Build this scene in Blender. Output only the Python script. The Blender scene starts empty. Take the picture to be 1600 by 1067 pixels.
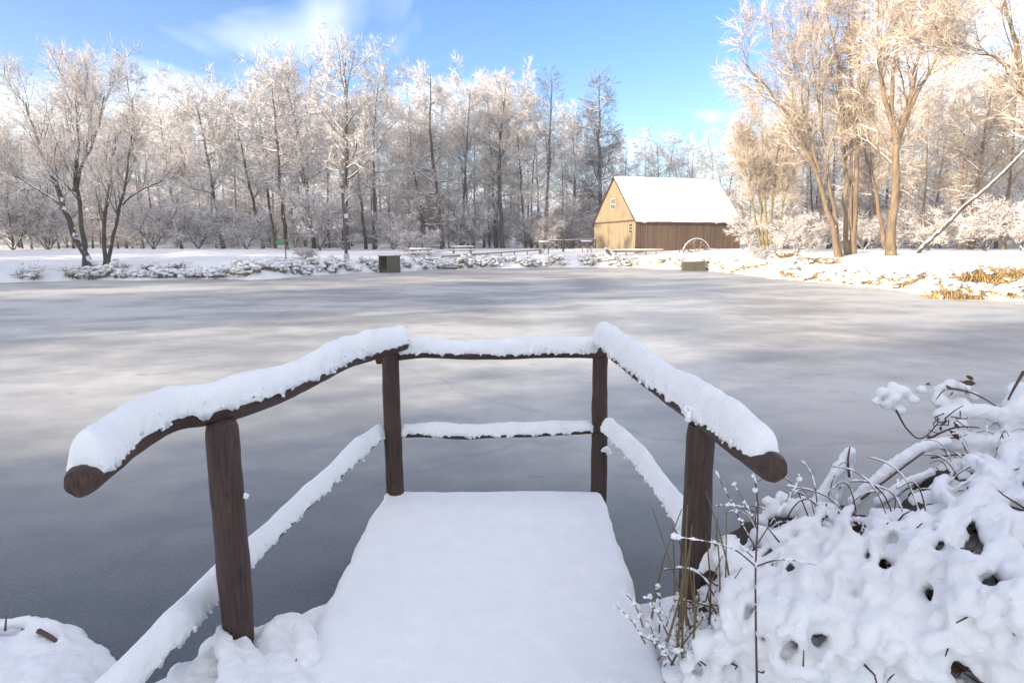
import bpy, math, random
import numpy as np
from mathutils import Vector

# ------------------------------------------------------------------ camera, sky, sun, exposure
SC = bpy.context.scene
COL = SC.collection
F, CX, CY, HOR = 950.0, 800.0, 533.5, 383.0
EYE = np.array([0.0, 0.0, 2.05])
PITCH = math.atan((CY - HOR) / F)
cam = bpy.data.cameras.new('camera'); cam_o = bpy.data.objects.new('camera', cam); COL.objects.link(cam_o)
cam.lens = 36 * F / 1600; cam.sensor_width = 36; cam.clip_start = 0.05; cam.clip_end = 3000
cam_o.location = EYE; cam_o.rotation_euler = (math.pi / 2 - PITCH, 0, 0)
SC.camera = cam_o

SUN_AZ = math.radians(-124)      # clockwise from the view direction
SUN_EL = math.radians(14)
CLOUD_SEED = 14.1; CLOUD_X = 0.12
world = bpy.data.worlds.new('World'); SC.world = world; world.use_nodes = True
WN = world.node_tree.nodes; WL = world.node_tree.links
WN.clear()
w_out = WN.new('ShaderNodeOutputWorld'); w_bg = WN.new('ShaderNodeBackground')
sky = WN.new('ShaderNodeTexSky'); sky.sky_type = 'NISHITA'; sky.sun_disc = False
sky.sun_elevation = SUN_EL; sky.sun_rotation = SUN_AZ; sky.air_density = 1.0; sky.dust_density = 0.3; sky.ozone_density = 2.0
w_tc = WN.new('ShaderNodeTexCoord'); w_sep = WN.new('ShaderNodeSeparateXYZ'); WL.new(w_tc.outputs['Generated'], w_sep.inputs[0])
w_add = WN.new('ShaderNodeMath'); w_add.operation = 'ADD'; w_add.inputs[1].default_value = 0.22; WL.new(w_sep.outputs[2], w_add.inputs[0])
w_max = WN.new('ShaderNodeMath'); w_max.operation = 'MAXIMUM'; w_max.inputs[1].default_value = 0.05; WL.new(w_add.outputs[0], w_max.inputs[0])
w_dx = WN.new('ShaderNodeMath'); w_dx.operation = 'DIVIDE'; WL.new(w_sep.outputs[0], w_dx.inputs[0]); WL.new(w_max.outputs[0], w_dx.inputs[1])
w_dy = WN.new('ShaderNodeMath'); w_dy.operation = 'DIVIDE'; WL.new(w_sep.outputs[1], w_dy.inputs[0]); WL.new(w_max.outputs[0], w_dy.inputs[1])
w_cmb = WN.new('ShaderNodeCombineXYZ'); w_ox = WN.new('ShaderNodeMath'); w_ox.operation = 'ADD'; w_ox.inputs[1].default_value = CLOUD_X; WL.new(w_dx.outputs[0], w_ox.inputs[0]); WL.new(w_ox.outputs[0], w_cmb.inputs[0]); WL.new(w_dy.outputs[0], w_cmb.inputs[1]); w_cmb.inputs[2].default_value = CLOUD_SEED
w_no = WN.new('ShaderNodeTexNoise'); w_no.inputs['Scale'].default_value = 0.75; w_no.inputs['Detail'].default_value = 5; w_no.inputs['Roughness'].default_value = 0.5; w_no.inputs['Distortion'].default_value = 0.5
WL.new(w_cmb.outputs[0], w_no.inputs['Vector'])
w_rmp = WN.new('ShaderNodeMapRange'); w_rmp.inputs[1].default_value = 0.42; w_rmp.inputs[2].default_value = 0.72; w_rmp.inputs[3].default_value = 0.0; w_rmp.inputs[4].default_value = 0.88
WL.new(w_no.outputs[0], w_rmp.inputs[0])
w_mix = WN.new('ShaderNodeMix'); w_mix.data_type = 'RGBA'
WL.new(w_rmp.outputs[0], w_mix.inputs[0]); w_hs = WN.new('ShaderNodeHueSaturation'); w_hs.inputs['Hue'].default_value = 0.515; w_hs.inputs['Saturation'].default_value = 1.3; WL.new(sky.outputs[0], w_hs.inputs['Color']); WL.new(w_hs.outputs[0], w_mix.inputs[6])
w_mix.inputs[7].default_value = (12.8, 11.7, 10.2, 1)
WL.new(w_mix.outputs[2], w_bg.inputs[0]); w_bg.inputs[1].default_value = 0.0535
WL.new(w_bg.outputs[0], w_out.inputs[0])

sun = bpy.data.lights.new('sun', 'SUN'); sun_o = bpy.data.objects.new('sun', sun); COL.objects.link(sun_o)
sun.energy = 2.0; sun.angle = math.radians(0.5); sun.color = (1.0, 0.86, 0.68)
S_DIR = Vector((math.sin(SUN_AZ) * math.cos(SUN_EL), math.cos(SUN_AZ) * math.cos(SUN_EL), math.sin(SUN_EL)))
sun_o.rotation_euler = S_DIR.to_track_quat('Z', 'Y').to_euler(); sun_o.location = (-40, -30, 40)
VS = SC.view_settings
VS.view_transform = 'Standard'; VS.look = 'None'; VS.gamma = 1; VS.use_curve_mapping = False; VS.exposure = 2.58

# ------------------------------------------------------------------ helpers
fw = np.array([0, math.cos(PITCH), -math.sin(PITCH)]); rt = np.array([1.0, 0, 0]); up_ = np.array([0, math.sin(PITCH), math.cos(PITCH)])
def ray(px, py): return fw * F + rt * (px - CX) + up_ * (CY - py)
def at(px, py, Y):
    d = ray(px, py); return EYE + d * (Y / d[1])
def atz(px, py, z):
    d = ray(px, py); return EYE + d * ((z - EYE[2]) / d[2])

_rs = np.random.RandomState(5); _tab = _rs.rand(64, 64, 64)
def vnoise(p):
    p = np.asarray(p, float); i = np.floor(p).astype(int); f = p - i; f = f * f * (3 - 2 * f)
    o = 0
    for dx in (0, 1):
        for dy in (0, 1):
            for dz in (0, 1):
                w = (f[..., 0] if dx else 1 - f[..., 0]) * (f[..., 1] if dy else 1 - f[..., 1]) * (f[..., 2] if dz else 1 - f[..., 2])
                o = o + w * _tab[(i[..., 0] + dx) % 64, (i[..., 1] + dy) % 64, (i[..., 2] + dz) % 64]
    return o - 0.5
def fbm(p, s, o=3):
    p = np.asarray(p, float) * s; r = 0; a = 1.0
    for k in range(o):
        r = r + a * vnoise(p + 17.3 * k); p = p * 2.03; a *= 0.5
    return r
def sstep(x, a, b):
    t = np.clip((x - a) / (b - a), 0, 1); return t * t * (3 - 2 * t)

class MB:
    def __init__(s): s.v = []; s.f3 = []; s.f4 = []; s.m3 = []; s.m4 = []; s.u3 = []; s.u4 = []; s.n = 0
    def add(s, v, f, mat=0, uv=None):
        v = np.asarray(v, float).reshape(-1, 3); f = np.asarray(f, int)
        if len(f) == 0: return
        s.v.append(v); k = f.shape[1]
        if uv is None: uv = np.zeros((len(v), 2))
        (s.f3 if k == 3 else s.f4).append(f + s.n); (s.m3 if k == 3 else s.m4).append(np.full(len(f), mat))
        (s.u3 if k == 3 else s.u4).append(uv[f].reshape(-1, 2)); s.n += len(v)
    def mesh(s, name, mats, smooth=True):
        me = bpy.data.meshes.new(name); v = np.concatenate(s.v)
        f3 = np.concatenate(s.f3) if s.f3 else np.zeros((0, 3), int); f4 = np.concatenate(s.f4) if s.f4 else np.zeros((0, 4), int)
        me.vertices.add(len(v)); me.vertices.foreach_set('co', v.ravel())
        nl = f3.size + f4.size; me.loops.add(nl); me.loops.foreach_set('vertex_index', np.concatenate([f3.ravel(), f4.ravel()]).astype(np.int32))
        me.polygons.add(len(f3) + len(f4))
        st = np.concatenate([np.arange(len(f3)) * 3, f3.size + np.arange(len(f4)) * 4]).astype(np.int32)
        me.polygons.foreach_set('loop_start', st)
        me.polygons.foreach_set('material_index', np.concatenate(s.m3 + s.m4).astype(np.int32))
        me.polygons.foreach_set('use_smooth', np.full(len(f3) + len(f4), smooth))
        ul = me.uv_layers.new(name='UVMap'); ul.data.foreach_set('uv', np.concatenate(s.u3 + s.u4).astype(np.float32).ravel())
        for m in (mats if isinstance(mats, (list, tuple)) else [mats]): me.materials.append(m)
        me.update(calc_edges=True); me.validate()
        return me
    def build(s, name, mats, parent=None, smooth=True):
        return link(name, s.mesh(name, mats, smooth), parent)
def link(name, me, parent=None):
    o = bpy.data.objects.new(name, me); COL.objects.link(o)
    if parent: o.parent = parent
    return o
def tag(o, label=None, cat=None, group=None, kind=None):
    if label: o['label'] = label
    if cat: o['category'] = cat
    if group: o['group'] = group
    if kind: o['kind'] = kind
    return o
def thing(name, label, cat, group=None):
    return tag(link(name, None), label, cat, group)

def box(mb, c, s, mat=0, rz=0.0, ax=None, taper=0.0):
    x, y, z = np.array(s) / 2.0
    v = np.array([[-x, -y, -z], [x, -y, -z], [x, y, -z], [-x, y, -z], [-x, -y, z], [x, -y, z], [x, y, z], [-x, y, z]], float)
    v[4:, :2] *= 1 - taper
    if ax is not None:
        u, w, n = ax; v = v[:, :1] * u + v[:, 1:2] * w + v[:, 2:] * n
    elif rz:
        cz, sz = math.cos(rz), math.sin(rz); v = np.stack([v[:, 0] * cz - v[:, 1] * sz, v[:, 0] * sz + v[:, 1] * cz, v[:, 2]], 1)
    L = math.dist((0, 0, 0), s)
    uv = v[:, :2] + v[:, 2:] * [[0.3, 1.0]]
    mb.add(v + np.asarray(c), [[3, 2, 1, 0], [4, 5, 6, 7], [0, 1, 5, 4], [1, 2, 6, 5], [2, 3, 7, 6], [3, 0, 4, 7]], mat, uv)
def beam(mb, a, b, w, h, mat=0):
    a = np.asarray(a, float); b = np.asarray(b, float); u = b - a; L = np.linalg.norm(u); u = u / L
    ref = np.array([0, 0, 1.0]) if abs(u[2]) < 0.9 else np.array([0, 1.0, 0])
    s = np.cross(u, ref); s /= np.linalg.norm(s); n = np.cross(s, u)
    box(mb, (a + b) / 2, (L, w, h), mat, ax=(u[None], s[None], n[None]))

def frames(P):
    T = np.gradient(P, axis=1); T /= np.linalg.norm(T, axis=2, keepdims=True) + 1e-9
    ref = np.zeros_like(T); steep = np.abs(T[:, :, 2:]).mean(axis=1, keepdims=True) > 0.8
    ref[..., 2] = 1; ref = np.where(steep, np.array([0.0, 1.0, 0.0]), ref)
    A = np.cross(T, ref); A /= np.linalg.norm(A, axis=2, keepdims=True) + 1e-9
    return T, A, np.cross(A, T)
def tubes(mb, P, R, k=3, mat=0, cap=False):
    """N polylines (N,n,3), radii (N,n): swept tubes"""
    P = np.asarray(P, float); R = np.asarray(R, float)
    if P.ndim == 2: P = P[None]; R = R[None]
    N, n, _ = P.shape; T, A, B = frames(P)
    a = np.arange(k) * 2 * math.pi / k
    V = P[:, :, None] + R[:, :, None, None] * (np.cos(a)[None, None, :, None] * A[:, :, None] + np.sin(a)[None, None, :, None] * B[:, :, None])
    base = (np.arange(N) * n * k)[:, None, None]; i = (np.arange(n - 1) * k)[None, :, None]; j = np.arange(k)[None, None]; j2 = (j + 1) % k
    f = np.stack([base + i + j, base + i + j2, base + i + k + j2, base + i + k + j], -1).reshape(-1, 4)
    sl = np.concatenate([np.zeros((N, 1)), np.cumsum(np.linalg.norm(np.diff(P, axis=1), axis=2), 1)], 1)
    uv = np.stack([np.broadcast_to(np.abs(a - math.pi) / math.pi, (N, n, k)), np.broadcast_to(sl[:, :, None], (N, n, k))], -1).reshape(-1, 2)
    mb.add(V.reshape(-1, 3), f, mat, uv)
    if cap:
        for e in (0, n - 1):
            ids = (np.arange(N) * n * k)[:, None] + e * k + np.arange(k)[None]
            c = P[:, e]; vv = np.concatenate([V[:, e].reshape(-1, 3), c]); q = np.arange(N)[:, None] * k + np.arange(k)[None]
            q2 = np.arange(N)[:, None] * k + (np.arange(k)[None] + 1) % k
            cc = np.broadcast_to((N * k + np.arange(N))[:, None], q.shape)
            mb.add(vv, np.stack([q, q2, cc] if e else [q2, q, cc], -1).reshape(-1, 3), mat, np.tile([0.5, 0.3], (len(vv), 1)))
def spikes(mb, O, D, w, mat=0):
    """straight tapering three-sided twigs: origins, vectors, base half width"""
    N = len(O)
    if N == 0: return
    ref = np.where(np.abs(D[:, 2:3]) > 0.8 * np.linalg.norm(D, axis=1, keepdims=True), [[0, 1.0, 0]], [[0, 0, 1.0]])
    A = np.cross(D, ref); A /= np.linalg.norm(A, axis=1, keepdims=True) + 1e-9; B = np.cross(A, D); B /= np.linalg.norm(B, axis=1, keepdims=True) + 1e-9
    w = np.broadcast_to(np.asarray(w, float), (N,))[:, None]
    V = np.stack([O + w * A, O - w * 0.5 * A + w * 0.87 * B, O - w * 0.5 * A - w * 0.87 * B, O + D], 1).reshape(-1, 3)
    b = (np.arange(N) * 4)[:, None, None]
    mb.add(V, (b + np.array([[0, 1, 3], [1, 2, 3], [2, 0, 3]])[None]).reshape(-1, 3), mat)
_t = (1 + 5 ** .5) / 2
ICO_V = np.array([[-1, _t, 0], [1, _t, 0], [-1, -_t, 0], [1, -_t, 0], [0, -1, _t], [0, 1, _t], [0, -1, -_t], [0, 1, -_t], [_t, 0, -1], [_t, 0, 1], [-_t, 0, -1], [-_t, 0, 1]]) / math.sqrt(1 + _t * _t)
ICO_F = np.array([[0, 11, 5], [0, 5, 1], [0, 1, 7], [0, 7, 10], [0, 10, 11], [1, 5, 9], [5, 11, 4], [11, 10, 2], [10, 7, 6], [7, 1, 8], [3, 9, 4], [3, 4, 2], [3, 2, 6], [3, 6, 8], [3, 8, 9], [4, 9, 5], [2, 4, 11], [6, 2, 10], [8, 6, 7], [9, 8, 1]])
def blobs(mb, C, R, mat=0, jit=0.2, rng=np.random.RandomState(1)):
    C = np.asarray(C, float).reshape(-1, 3); N = len(C)
    if N == 0: return
    R = np.broadcast_to(np.asarray(R, float), (N, 3) if np.ndim(R) == 2 else (N,)); R = R if R.ndim == 2 else np.repeat(R[:, None], 3, 1)
    V = C[:, None] + ICO_V[None] * R[:, None] * (1 + jit * rng.randn(N, 12, 1) * 0.6)
    mb.add(V.reshape(-1, 3), ((np.arange(N) * 12)[:, None, None] + ICO_F[None]).reshape(-1, 3), mat)
def resample(pts, n):
    p = np.asarray(pts, float)
    for _ in range(2):      # Chaikin
        if len(p) > 2:
            q = np.empty((2 * len(p) - 2, p.shape[1])); q[0::2] = .75 * p[:-1] + .25 * p[1:]; q[1::2] = .25 * p[:-1] + .75 * p[1:]
            q[0] = p[0]; q[-1] = p[-1]; p = q
    s = np.concatenate([[0], np.cumsum(np.linalg.norm(np.diff(p[:, :3], axis=0), axis=1))])
    t = np.linspace(0, s[-1], n)
    return np.stack([np.interp(t, s, p[:, i]) for i in range(p.shape[1])], 1)

# ------------------------------------------------------------------ materials
def nt(name):
    m = bpy.data.materials.new(name); m.use_nodes = True
    b = m.node_tree.nodes['Principled BSDF']; return m, m.node_tree.nodes, m.node_tree.links, b
def noise(N, L, vec, scale, detail=3, rough=.5):
    n = N.new('ShaderNodeTexNoise'); n.inputs['Scale'].default_value = scale; n.inputs['Detail'].default_value = detail; n.inputs['Roughness'].default_value = rough
    if vec is not None: L.new(vec, n.inputs['Vector'])
    return n.outputs[0]
def ramp(N, L, fac, stops):
    r = N.new('ShaderNodeValToRGB'); e = r.color_ramp.elements
    while len(e) < len(stops): e.new(0.5)
    for q, (p, c) in zip(e, stops): q.position = p; q.color = (*c, 1) if len(c) == 3 else c
    L.new(fac, r.inputs[0]); return r.outputs[0]
def mixc(N, L, fac, a, b):
    m = N.new('ShaderNodeMix'); m.data_type = 'RGBA'
    if hasattr(fac, 'links'): L.new(fac, m.inputs[0])
    else: m.inputs[0].default_value = fac
    for s, i in ((a, 6), (b, 7)):
        if hasattr(s, 'links'): L.new(s, m.inputs[i])
        else: m.inputs[i].default_value = (*s, 1)
    return m.outputs[2]
def bump(N, L, b, h, strength, dist):
    n = N.new('ShaderNodeBump'); n.inputs['Strength'].default_value = strength; n.inputs['Distance'].default_value = dist
    L.new(h, n.inputs['Height']); L.new(n.outputs[0], b.inputs['Normal'])
def mapping(N, L, src, scale):
    m = N.new('ShaderNodeMapping'); m.inputs['Scale'].default_value = scale; L.new(src, m.inputs[0]); return m.outputs[0]
def rng_map(N, L, v, a, b, c=0., d=1.):
    r = N.new('ShaderNodeMapRange'); L.new(v, r.inputs[0])
    for i, q in enumerate((a, b, c, d)): r.inputs[i + 1].default_value = q
    return r.outputs[0]

def mat_snow(name, scale=1.0, col=(.90, .893, .88), crumb=0.):
    m, N, L, b = nt(name); g = N.new('ShaderNodeNewGeometry').outputs['Position']
    n1 = noise(N, L, g, 9 * scale, 5, .6); n2 = noise(N, L, g, 140 * scale, 3, .7)
    L.new(ramp(N, L, n1, [(.3, tuple(c * .95 for c in col)), (.7, col)]), b.inputs['Base Color'])
    b.inputs['Roughness'].default_value = .65; b.inputs['Specular IOR Level'].default_value = .25
    a = N.new('ShaderNodeMath'); a.operation = 'MULTIPLY_ADD'; L.new(n1, a.inputs[0]); a.inputs[1].default_value = 1.5; L.new(n2, a.inputs[2])
    h = a.outputs[0]
    if crumb:
        n3 = noise(N, L, g, 42, 7, .72); a2 = N.new('ShaderNodeMath'); a2.operation = 'MULTIPLY_ADD'; L.new(n3, a2.inputs[0]); a2.inputs[1].default_value = crumb; L.new(h, a2.inputs[2]); h = a2.outputs[0]
    bump(N, L, b, h, .45, .012 / scale); return m
M_SNOWC = mat_snow('crumbly_snow', crumb=2.2); M_SNOW = mat_snow('snow'); M_SNOWFAR = mat_snow('bank_snow', .12)

def mat_log(name, dark, light):
    m, N, L, b = nt(name); uv = N.new('ShaderNodeUVMap').outputs[0]
    g1 = noise(N, L, mapping(N, L, uv, (9, 2.2, 1)), 2.2, 5, .65); g2 = noise(N, L, mapping(N, L, uv, (30, 3, 1)), 2, 3, .6)
    k = noise(N, L, mapping(N, L, uv, (3, 6, 1)), 1.5, 2)
    c = ramp(N, L, g1, [(.3, dark), (.55, tuple((a + c) / 2 for a, c in zip(dark, light))), (.75, light)])
    c = mixc(N, L, rng_map(N, L, k, .58, .7, 0, .6), c, tuple(x * .45 for x in dark))
    L.new(c, b.inputs['Base Color']); b.inputs['Roughness'].default_value = .6
    bump(N, L, b, g2, .6, .006); return m
M_LOG = mat_log('dark_log', (.012, .006, .0045), (.10, .047, .028))
M_LOGW = mat_log('weathered_log', (.05, .04, .034), (.16, .12, .09))

def mat_bark(name, c1, c2, snow=.5, lo=.30):
    m, N, L, b = nt(name); ge = N.new('ShaderNodeNewGeometry'); p = ge.outputs['Position']
    n1 = noise(N, L, mapping(N, L, p, (3, 3, .8)), 1.6, 4, .6)
    c = ramp(N, L, n1, [(.3, c1), (.7, c2)])
    s = N.new('ShaderNodeSeparateXYZ'); L.new(ge.outputs['Normal'], s.inputs[0])
    n2 = noise(N, L, p, 2.3, 4, .7)
    a = N.new('ShaderNodeMath'); a.operation = 'ADD'; L.new(s.outputs[2], a.inputs[0]); L.new(rng_map(N, L, n2, .3, .7, -.45, .45), a.inputs[1])
    L.new(mixc(N, L, rng_map(N, L, a.outputs[0], lo, lo + .15, 0, snow), c, (.84, .85, .88)), b.inputs['Base Color'])
    b.inputs['Roughness'].default_value = .85; return m
M_BARK = mat_bark('bark_dark', (.035, .027, .022), (.10, .078, .06), .95)
M_BARKW = mat_bark('bark_willow', (.11, .078, .048), (.26, .18, .105), .85, .4)
M_BARKG = mat_bark('bark_green', (.12, .10, .035), (.26, .20, .07), .8, .45)

def mat_twig(name, bark, frost, lo, hi):
    m, N, L, b = nt(name); ge = N.new('ShaderNodeNewGeometry')
    L.new(mixc(N, L, rng_map(N, L, ge.outputs['Random Per Island'], lo, hi), bark, frost), b.inputs['Base Color'])
    b.inputs['Roughness'].default_value = .8; b.inputs['Specular IOR Level'].default_value = .2; return m
M_TW_W = mat_twig('twigs_snowy', (.16, .12, .095), (.80, .765, .745), .06, .72)
M_TW_B = mat_twig('twigs_rime_beige', (.24, .16, .115), (.82, .77, .73), .08, .65)
M_TW_D = mat_twig('twigs_bare', (.07, .05, .042), (.55, .52, .52), .35, 1.2)
M_TW_G = mat_twig('twigs_willow', (.22, .145, .08), (.68, .58, .47), .0, .85)
M_GRASS = mat_twig('dry_grass', (.20, .11, .04), (.46, .33, .15), .1, .9)

def mat_plank(name, c1, c2, rnd=.35):
    m, N, L, b = nt(name); ge = N.new('ShaderNodeNewGeometry'); oi = N.new('ShaderNodeObjectInfo')
    n = noise(N, L, mapping(N, L, ge.outputs['Position'], (6, 6, .5)), 1.5, 5, .65)
    n2 = noise(N, L, ge.outputs['Position'], .45, 4, .65)
    c = ramp(N, L, n, [(.25, c1), (.75, c2)])
    c = mixc(N, L, rng_map(N, L, oi.outputs['Random'], 0, 1, 0, rnd), c, tuple(x * .45 for x in c1))
    c = mixc(N, L, rng_map(N, L, n2, .56, .74, 0, .55), c, (.07, .065, .055))
    L.new(c, b.inputs['Base Color']); b.inputs['Roughness'].default_value = .8; bump(N, L, b, n, .3, .01); return m
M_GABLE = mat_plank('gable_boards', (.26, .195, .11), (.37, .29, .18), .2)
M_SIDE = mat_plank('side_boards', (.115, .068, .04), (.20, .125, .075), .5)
M_WOOD = mat_plank('bank_timber', (.16, .11, .07), (.30, .21, .13))
M_MOSS = mat_plank('mossy_timber', (.06, .055, .03), (.15, .13, .075))
def plain(name, c, rough=.6):
    m, N, L, b = nt(name); ge = N.new('ShaderNodeNewGeometry')
    n = noise(N, L, ge.outputs['Position'], 6, 4, .6)
    L.new(ramp(N, L, n, [(.3, tuple(x * .75 for x in c)), (.7, c)]), b.inputs['Base Color']); b.inputs['Roughness'].default_value = rough; return m
M_TRIM = plain('dark_trim', (.10, .045, .03)); M_GLASS = plain('window_glass', (.03, .035, .045), .08); M_PALE = plain('pale_paint', (.62, .58, .52))
M_GREEN = plain('green_sign', (.13, .25, .14)); M_LEAF = plain('dead_leaf', (.10, .055, .03), .8); M_STEM = plain('reddish_stem', (.10, .045, .035), .6)
M_BLADE = plain('olive_blade', (.17, .13, .055), .6); M_LITTER = plain('dark_litter', (.05, .035, .025), .9)

def mat_ice():
    m, N, L, b = nt('pond_ice'); p = N.new('ShaderNodeNewGeometry').outputs['Position']
    big = noise(N, L, mapping(N, L, p, (.09, .13, 1)), 1.0, 5, .6)
    streak = noise(N, L, mapping(N, L, p, (.35, .45, 1)), 1.0, 7, .68)
    fine = noise(N, L, p, 45, 3, .7); speck = noise(N, L, p, 7, 5, .75); dots = noise(N, L, mapping(N, L, p, (1.1, 1.5, 1)), 1.0, 3, .55)
    a = N.new('ShaderNodeMath'); a.operation = 'MULTIPLY_ADD'; L.new(streak, a.inputs[0]); a.inputs[1].default_value = .8; L.new(big, a.inputs[2])
    c = ramp(N, L, a.outputs[0], [(.64, (.215, .218, .21)), (.84, (.355, .35, .33)), (.97, (.52, .505, .46)), (1.0, (.55, .535, .49))])
    c = mixc(N, L, rng_map(N, L, dots, .66, .72, 0, .45), c, (.17, .18, .20))
    vo = N.new('ShaderNodeTexVoronoi'); vo.feature = 'DISTANCE_TO_EDGE'; vo.inputs['Scale'].default_value = .22; wv = N.new('ShaderNodeTexNoise'); wv.inputs['Scale'].default_value = .8; wv.inputs['Detail'].default_value = 4; L.new(p, wv.inputs['Vector'])
    wa = N.new('ShaderNodeMix'); wa.data_type = 'VECTOR'; wa.inputs[0].default_value = .55; L.new(p, wa.inputs[4]); L.new(wv.outputs[1], wa.inputs[5]); L.new(wa.outputs[1], vo.inputs['Vector'])
    c = mixc(N, L, rng_map(N, L, vo.outputs[0], .0, .005, .22, 0.), c, (.12, .13, .15))
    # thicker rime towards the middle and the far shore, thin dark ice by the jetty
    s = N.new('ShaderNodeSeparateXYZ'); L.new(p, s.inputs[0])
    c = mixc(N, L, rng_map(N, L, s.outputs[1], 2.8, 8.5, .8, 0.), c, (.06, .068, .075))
    c = mixc(N, L, rng_map(N, L, fine, .5, .75, 0, .18), c, (.5, .52, .55))
    c = mixc(N, L, rng_map(N, L, speck, .72, .76, 0, .8), c, (.75, .78, .8))
    L.new(c, b.inputs['Base Color']); b.inputs['Roughness'].default_value = .42; b.inputs['IOR'].default_value = 1.31
    L.new(rng_map(N, L, big, .3, .7, .34, .55), b.inputs['Roughness'])
    bump(N, L, b, fine, .12, .004); return m
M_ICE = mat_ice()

# ------------------------------------------------------------------ pond outline, ground, ice
far_px = [(-260, 446), (0, 442), (200, 438), (400, 437), (500, 430), (600, 425), (700, 421), (850, 418), (1000, 418), (1068, 421), (1180, 430), (1250, 440),
          (1300, 445), (1370, 451), (1440, 457), (1480, 466), (1600, 473), (1750, 486)]
pond = [tuple(atz(x, y, 0)[:2]) for x, y in far_px]
pond += [(21.5, 13), (17, 8.5), (10, 6.2), (5.5, 4.9), (3.2, 4.3), (1.8, 3.9), (1.05, 3.45), (.6, 3.2), (-.85, 3.2), (-1.15, 3.1), (-1.45, 2.85), (-1.72, 2.62), (-1.95, 2.72), (-2.3, 3.0),
         (-3.2, 3.25), (-6, 2.9), (-14, 2.0), (-26, 3), (-38, 10), (-44, 22)]
PN = np.array(pond)
def pond_sd(x, y):
    """signed distance to the shoreline, positive on land"""
    p = np.stack([x, y], -1).reshape(-1, 2); d = np.full(len(p), 1e9); ins = np.zeros(len(p), bool)
    for a, b in zip(PN, np.roll(PN, -1, 0)):
        e = b - a; w = p - a; t = np.clip((w @ e) / (e @ e), 0, 1)
        d = np.minimum(d, np.hypot(*(w - t[:, None] * e).T))
        c = ((a[1] > p[:, 1]) != (b[1] > p[:, 1])); ins ^= c & (p[:, 0] < (b[0] - a[0]) * (p[:, 1] - a[1]) / (b[1] - a[1] + 1e-12) + a[0])
    return np.where(ins, -d, d).reshape(np.shape(x))
def ground_z(x, y):
    x = np.asarray(x, float); y = np.asarray(y, float); d = pond_sd(x, y); r = np.hypot(x, y); p = np.stack([x, y, 0 * x], -1)
    d = d + fbm(p, .45, 3) * np.clip(r / 12, .1, 1.6)
    near = -.06 + .34 * sstep(d, -.05, .45) + .22 * sstep(d, .3, 2.5) + .05 * fbm(p, 2.2, 3)
    far = -.08 + .66 * sstep(d, -.1, 1.3) + .56 * sstep(d, .8, 5) + .50 * sstep(d, 4, 14) + .14 * fbm(p, .5, 4) * sstep(d, 0, 2) + .10 * fbm(p, 1.7, 3) * sstep(d, 0, 1) * (1 - sstep(d, 4, 9))
    far = far + 13 * sstep(y + .25 * np.abs(x), 84, 150)
    k = sstep(r, 6, 17); z = near * (1 - k) + far * k
    return np.where(d < -.3, np.minimum(z, -.15), z)
def lines(lo, flo, fhi, hi, st, g, clo, chi, cap):
    def run(q, end, sgn):
        s_ = st; out = []
        while sgn * (end - q) > 0:
            s_ *= g
            if clo < q < chi: s_ = min(s_, cap)
            q += sgn * s_; out.append(q)
        return out
    a = list(np.arange(flo, fhi, st))
    return np.array(run(a[0], lo, -1)[::-1] + a + run(a[-1], hi, 1))
gx = lines(-330, -2.9, 2.6, 330, .05, 1.08, -46, 34, .6); gy = lines(-80, .8, 4.4, 340, .05, 1.08, 0, 66, .6)
X, Y = np.meshgrid(gx, gy); Z = ground_z(X, Y)
mb = MB(); ny, nx = X.shape; ii, jj = np.meshgrid(np.arange(ny - 1), np.arange(nx - 1), indexing='ij'); q = (ii * nx + jj).ravel()
mb.add(np.stack([X, Y, Z], -1).reshape(-1, 3), np.stack([q, q + 1, q + nx + 1, q + nx], 1))
tag(mb.build('ground', M_SNOWFAR), 'snow covered banks and woodland floor around the pond', kind='structure')
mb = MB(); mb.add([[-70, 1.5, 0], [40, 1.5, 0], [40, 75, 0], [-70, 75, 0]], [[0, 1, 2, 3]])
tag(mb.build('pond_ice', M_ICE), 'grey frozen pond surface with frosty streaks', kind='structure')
def gz(x, y): return float(ground_z(np.array([x]), np.array([y]))[0])

# ------------------------------------------------------------------ trees
def unit(v): return v / (np.linalg.norm(v, axis=-1, keepdims=True) + 1e-9)
def grow(rng, P, R, n, t0, t1, Lf, ang, npts, up, wig, rr, rmin, flat=0.):
    """n children on each parent polyline"""
    N, m, _ = P.shape
    t = (np.arange(n)[None] + rng.rand(N, n)) / n; tt = t0 + (t1 - t0) * t
    fi = tt * (m - 1); i = np.minimum(fi.astype(int), m - 2); f = (fi - i)[..., None]; r = np.arange(N)[:, None]
    O = P[r, i] * (1 - f) + P[r, i + 1] * f; T = unit(P[r, i + 1] - P[r, i]); r0 = R[r, i] * (1 - f[..., 0]) + R[r, i + 1] * f[..., 0]
    O = O.reshape(-1, 3); T = T.reshape(-1, 3); tt = tt.ravel(); r0 = r0.ravel()
    q = unit(np.cross(T, unit(rng.randn(len(T), 3)))); a = np.radians(ang) * (1 + .3 * rng.randn(len(T), 1))
    d = unit(np.cos(a) * T + np.sin(a) * q); d[:, 2] *= 1 - flat; d = unit(d)
    L = Lf(tt) * (.65 + .7 * rng.rand(len(T))); st = L / (npts - 1)
    out = [O]
    for k in range(npts - 1):
        out.append(out[-1] + d * st[:, None]); d = unit(d + wig * rng.randn(len(T), 3) + np.array([0, 0, up]))
    rb = np.clip(r0 * rr, rmin, None)[:, None]; taper = np.linspace(1, .3, npts)[None]
    return np.stack(out, 1), np.maximum(rb * taper, rmin * .6)
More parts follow.
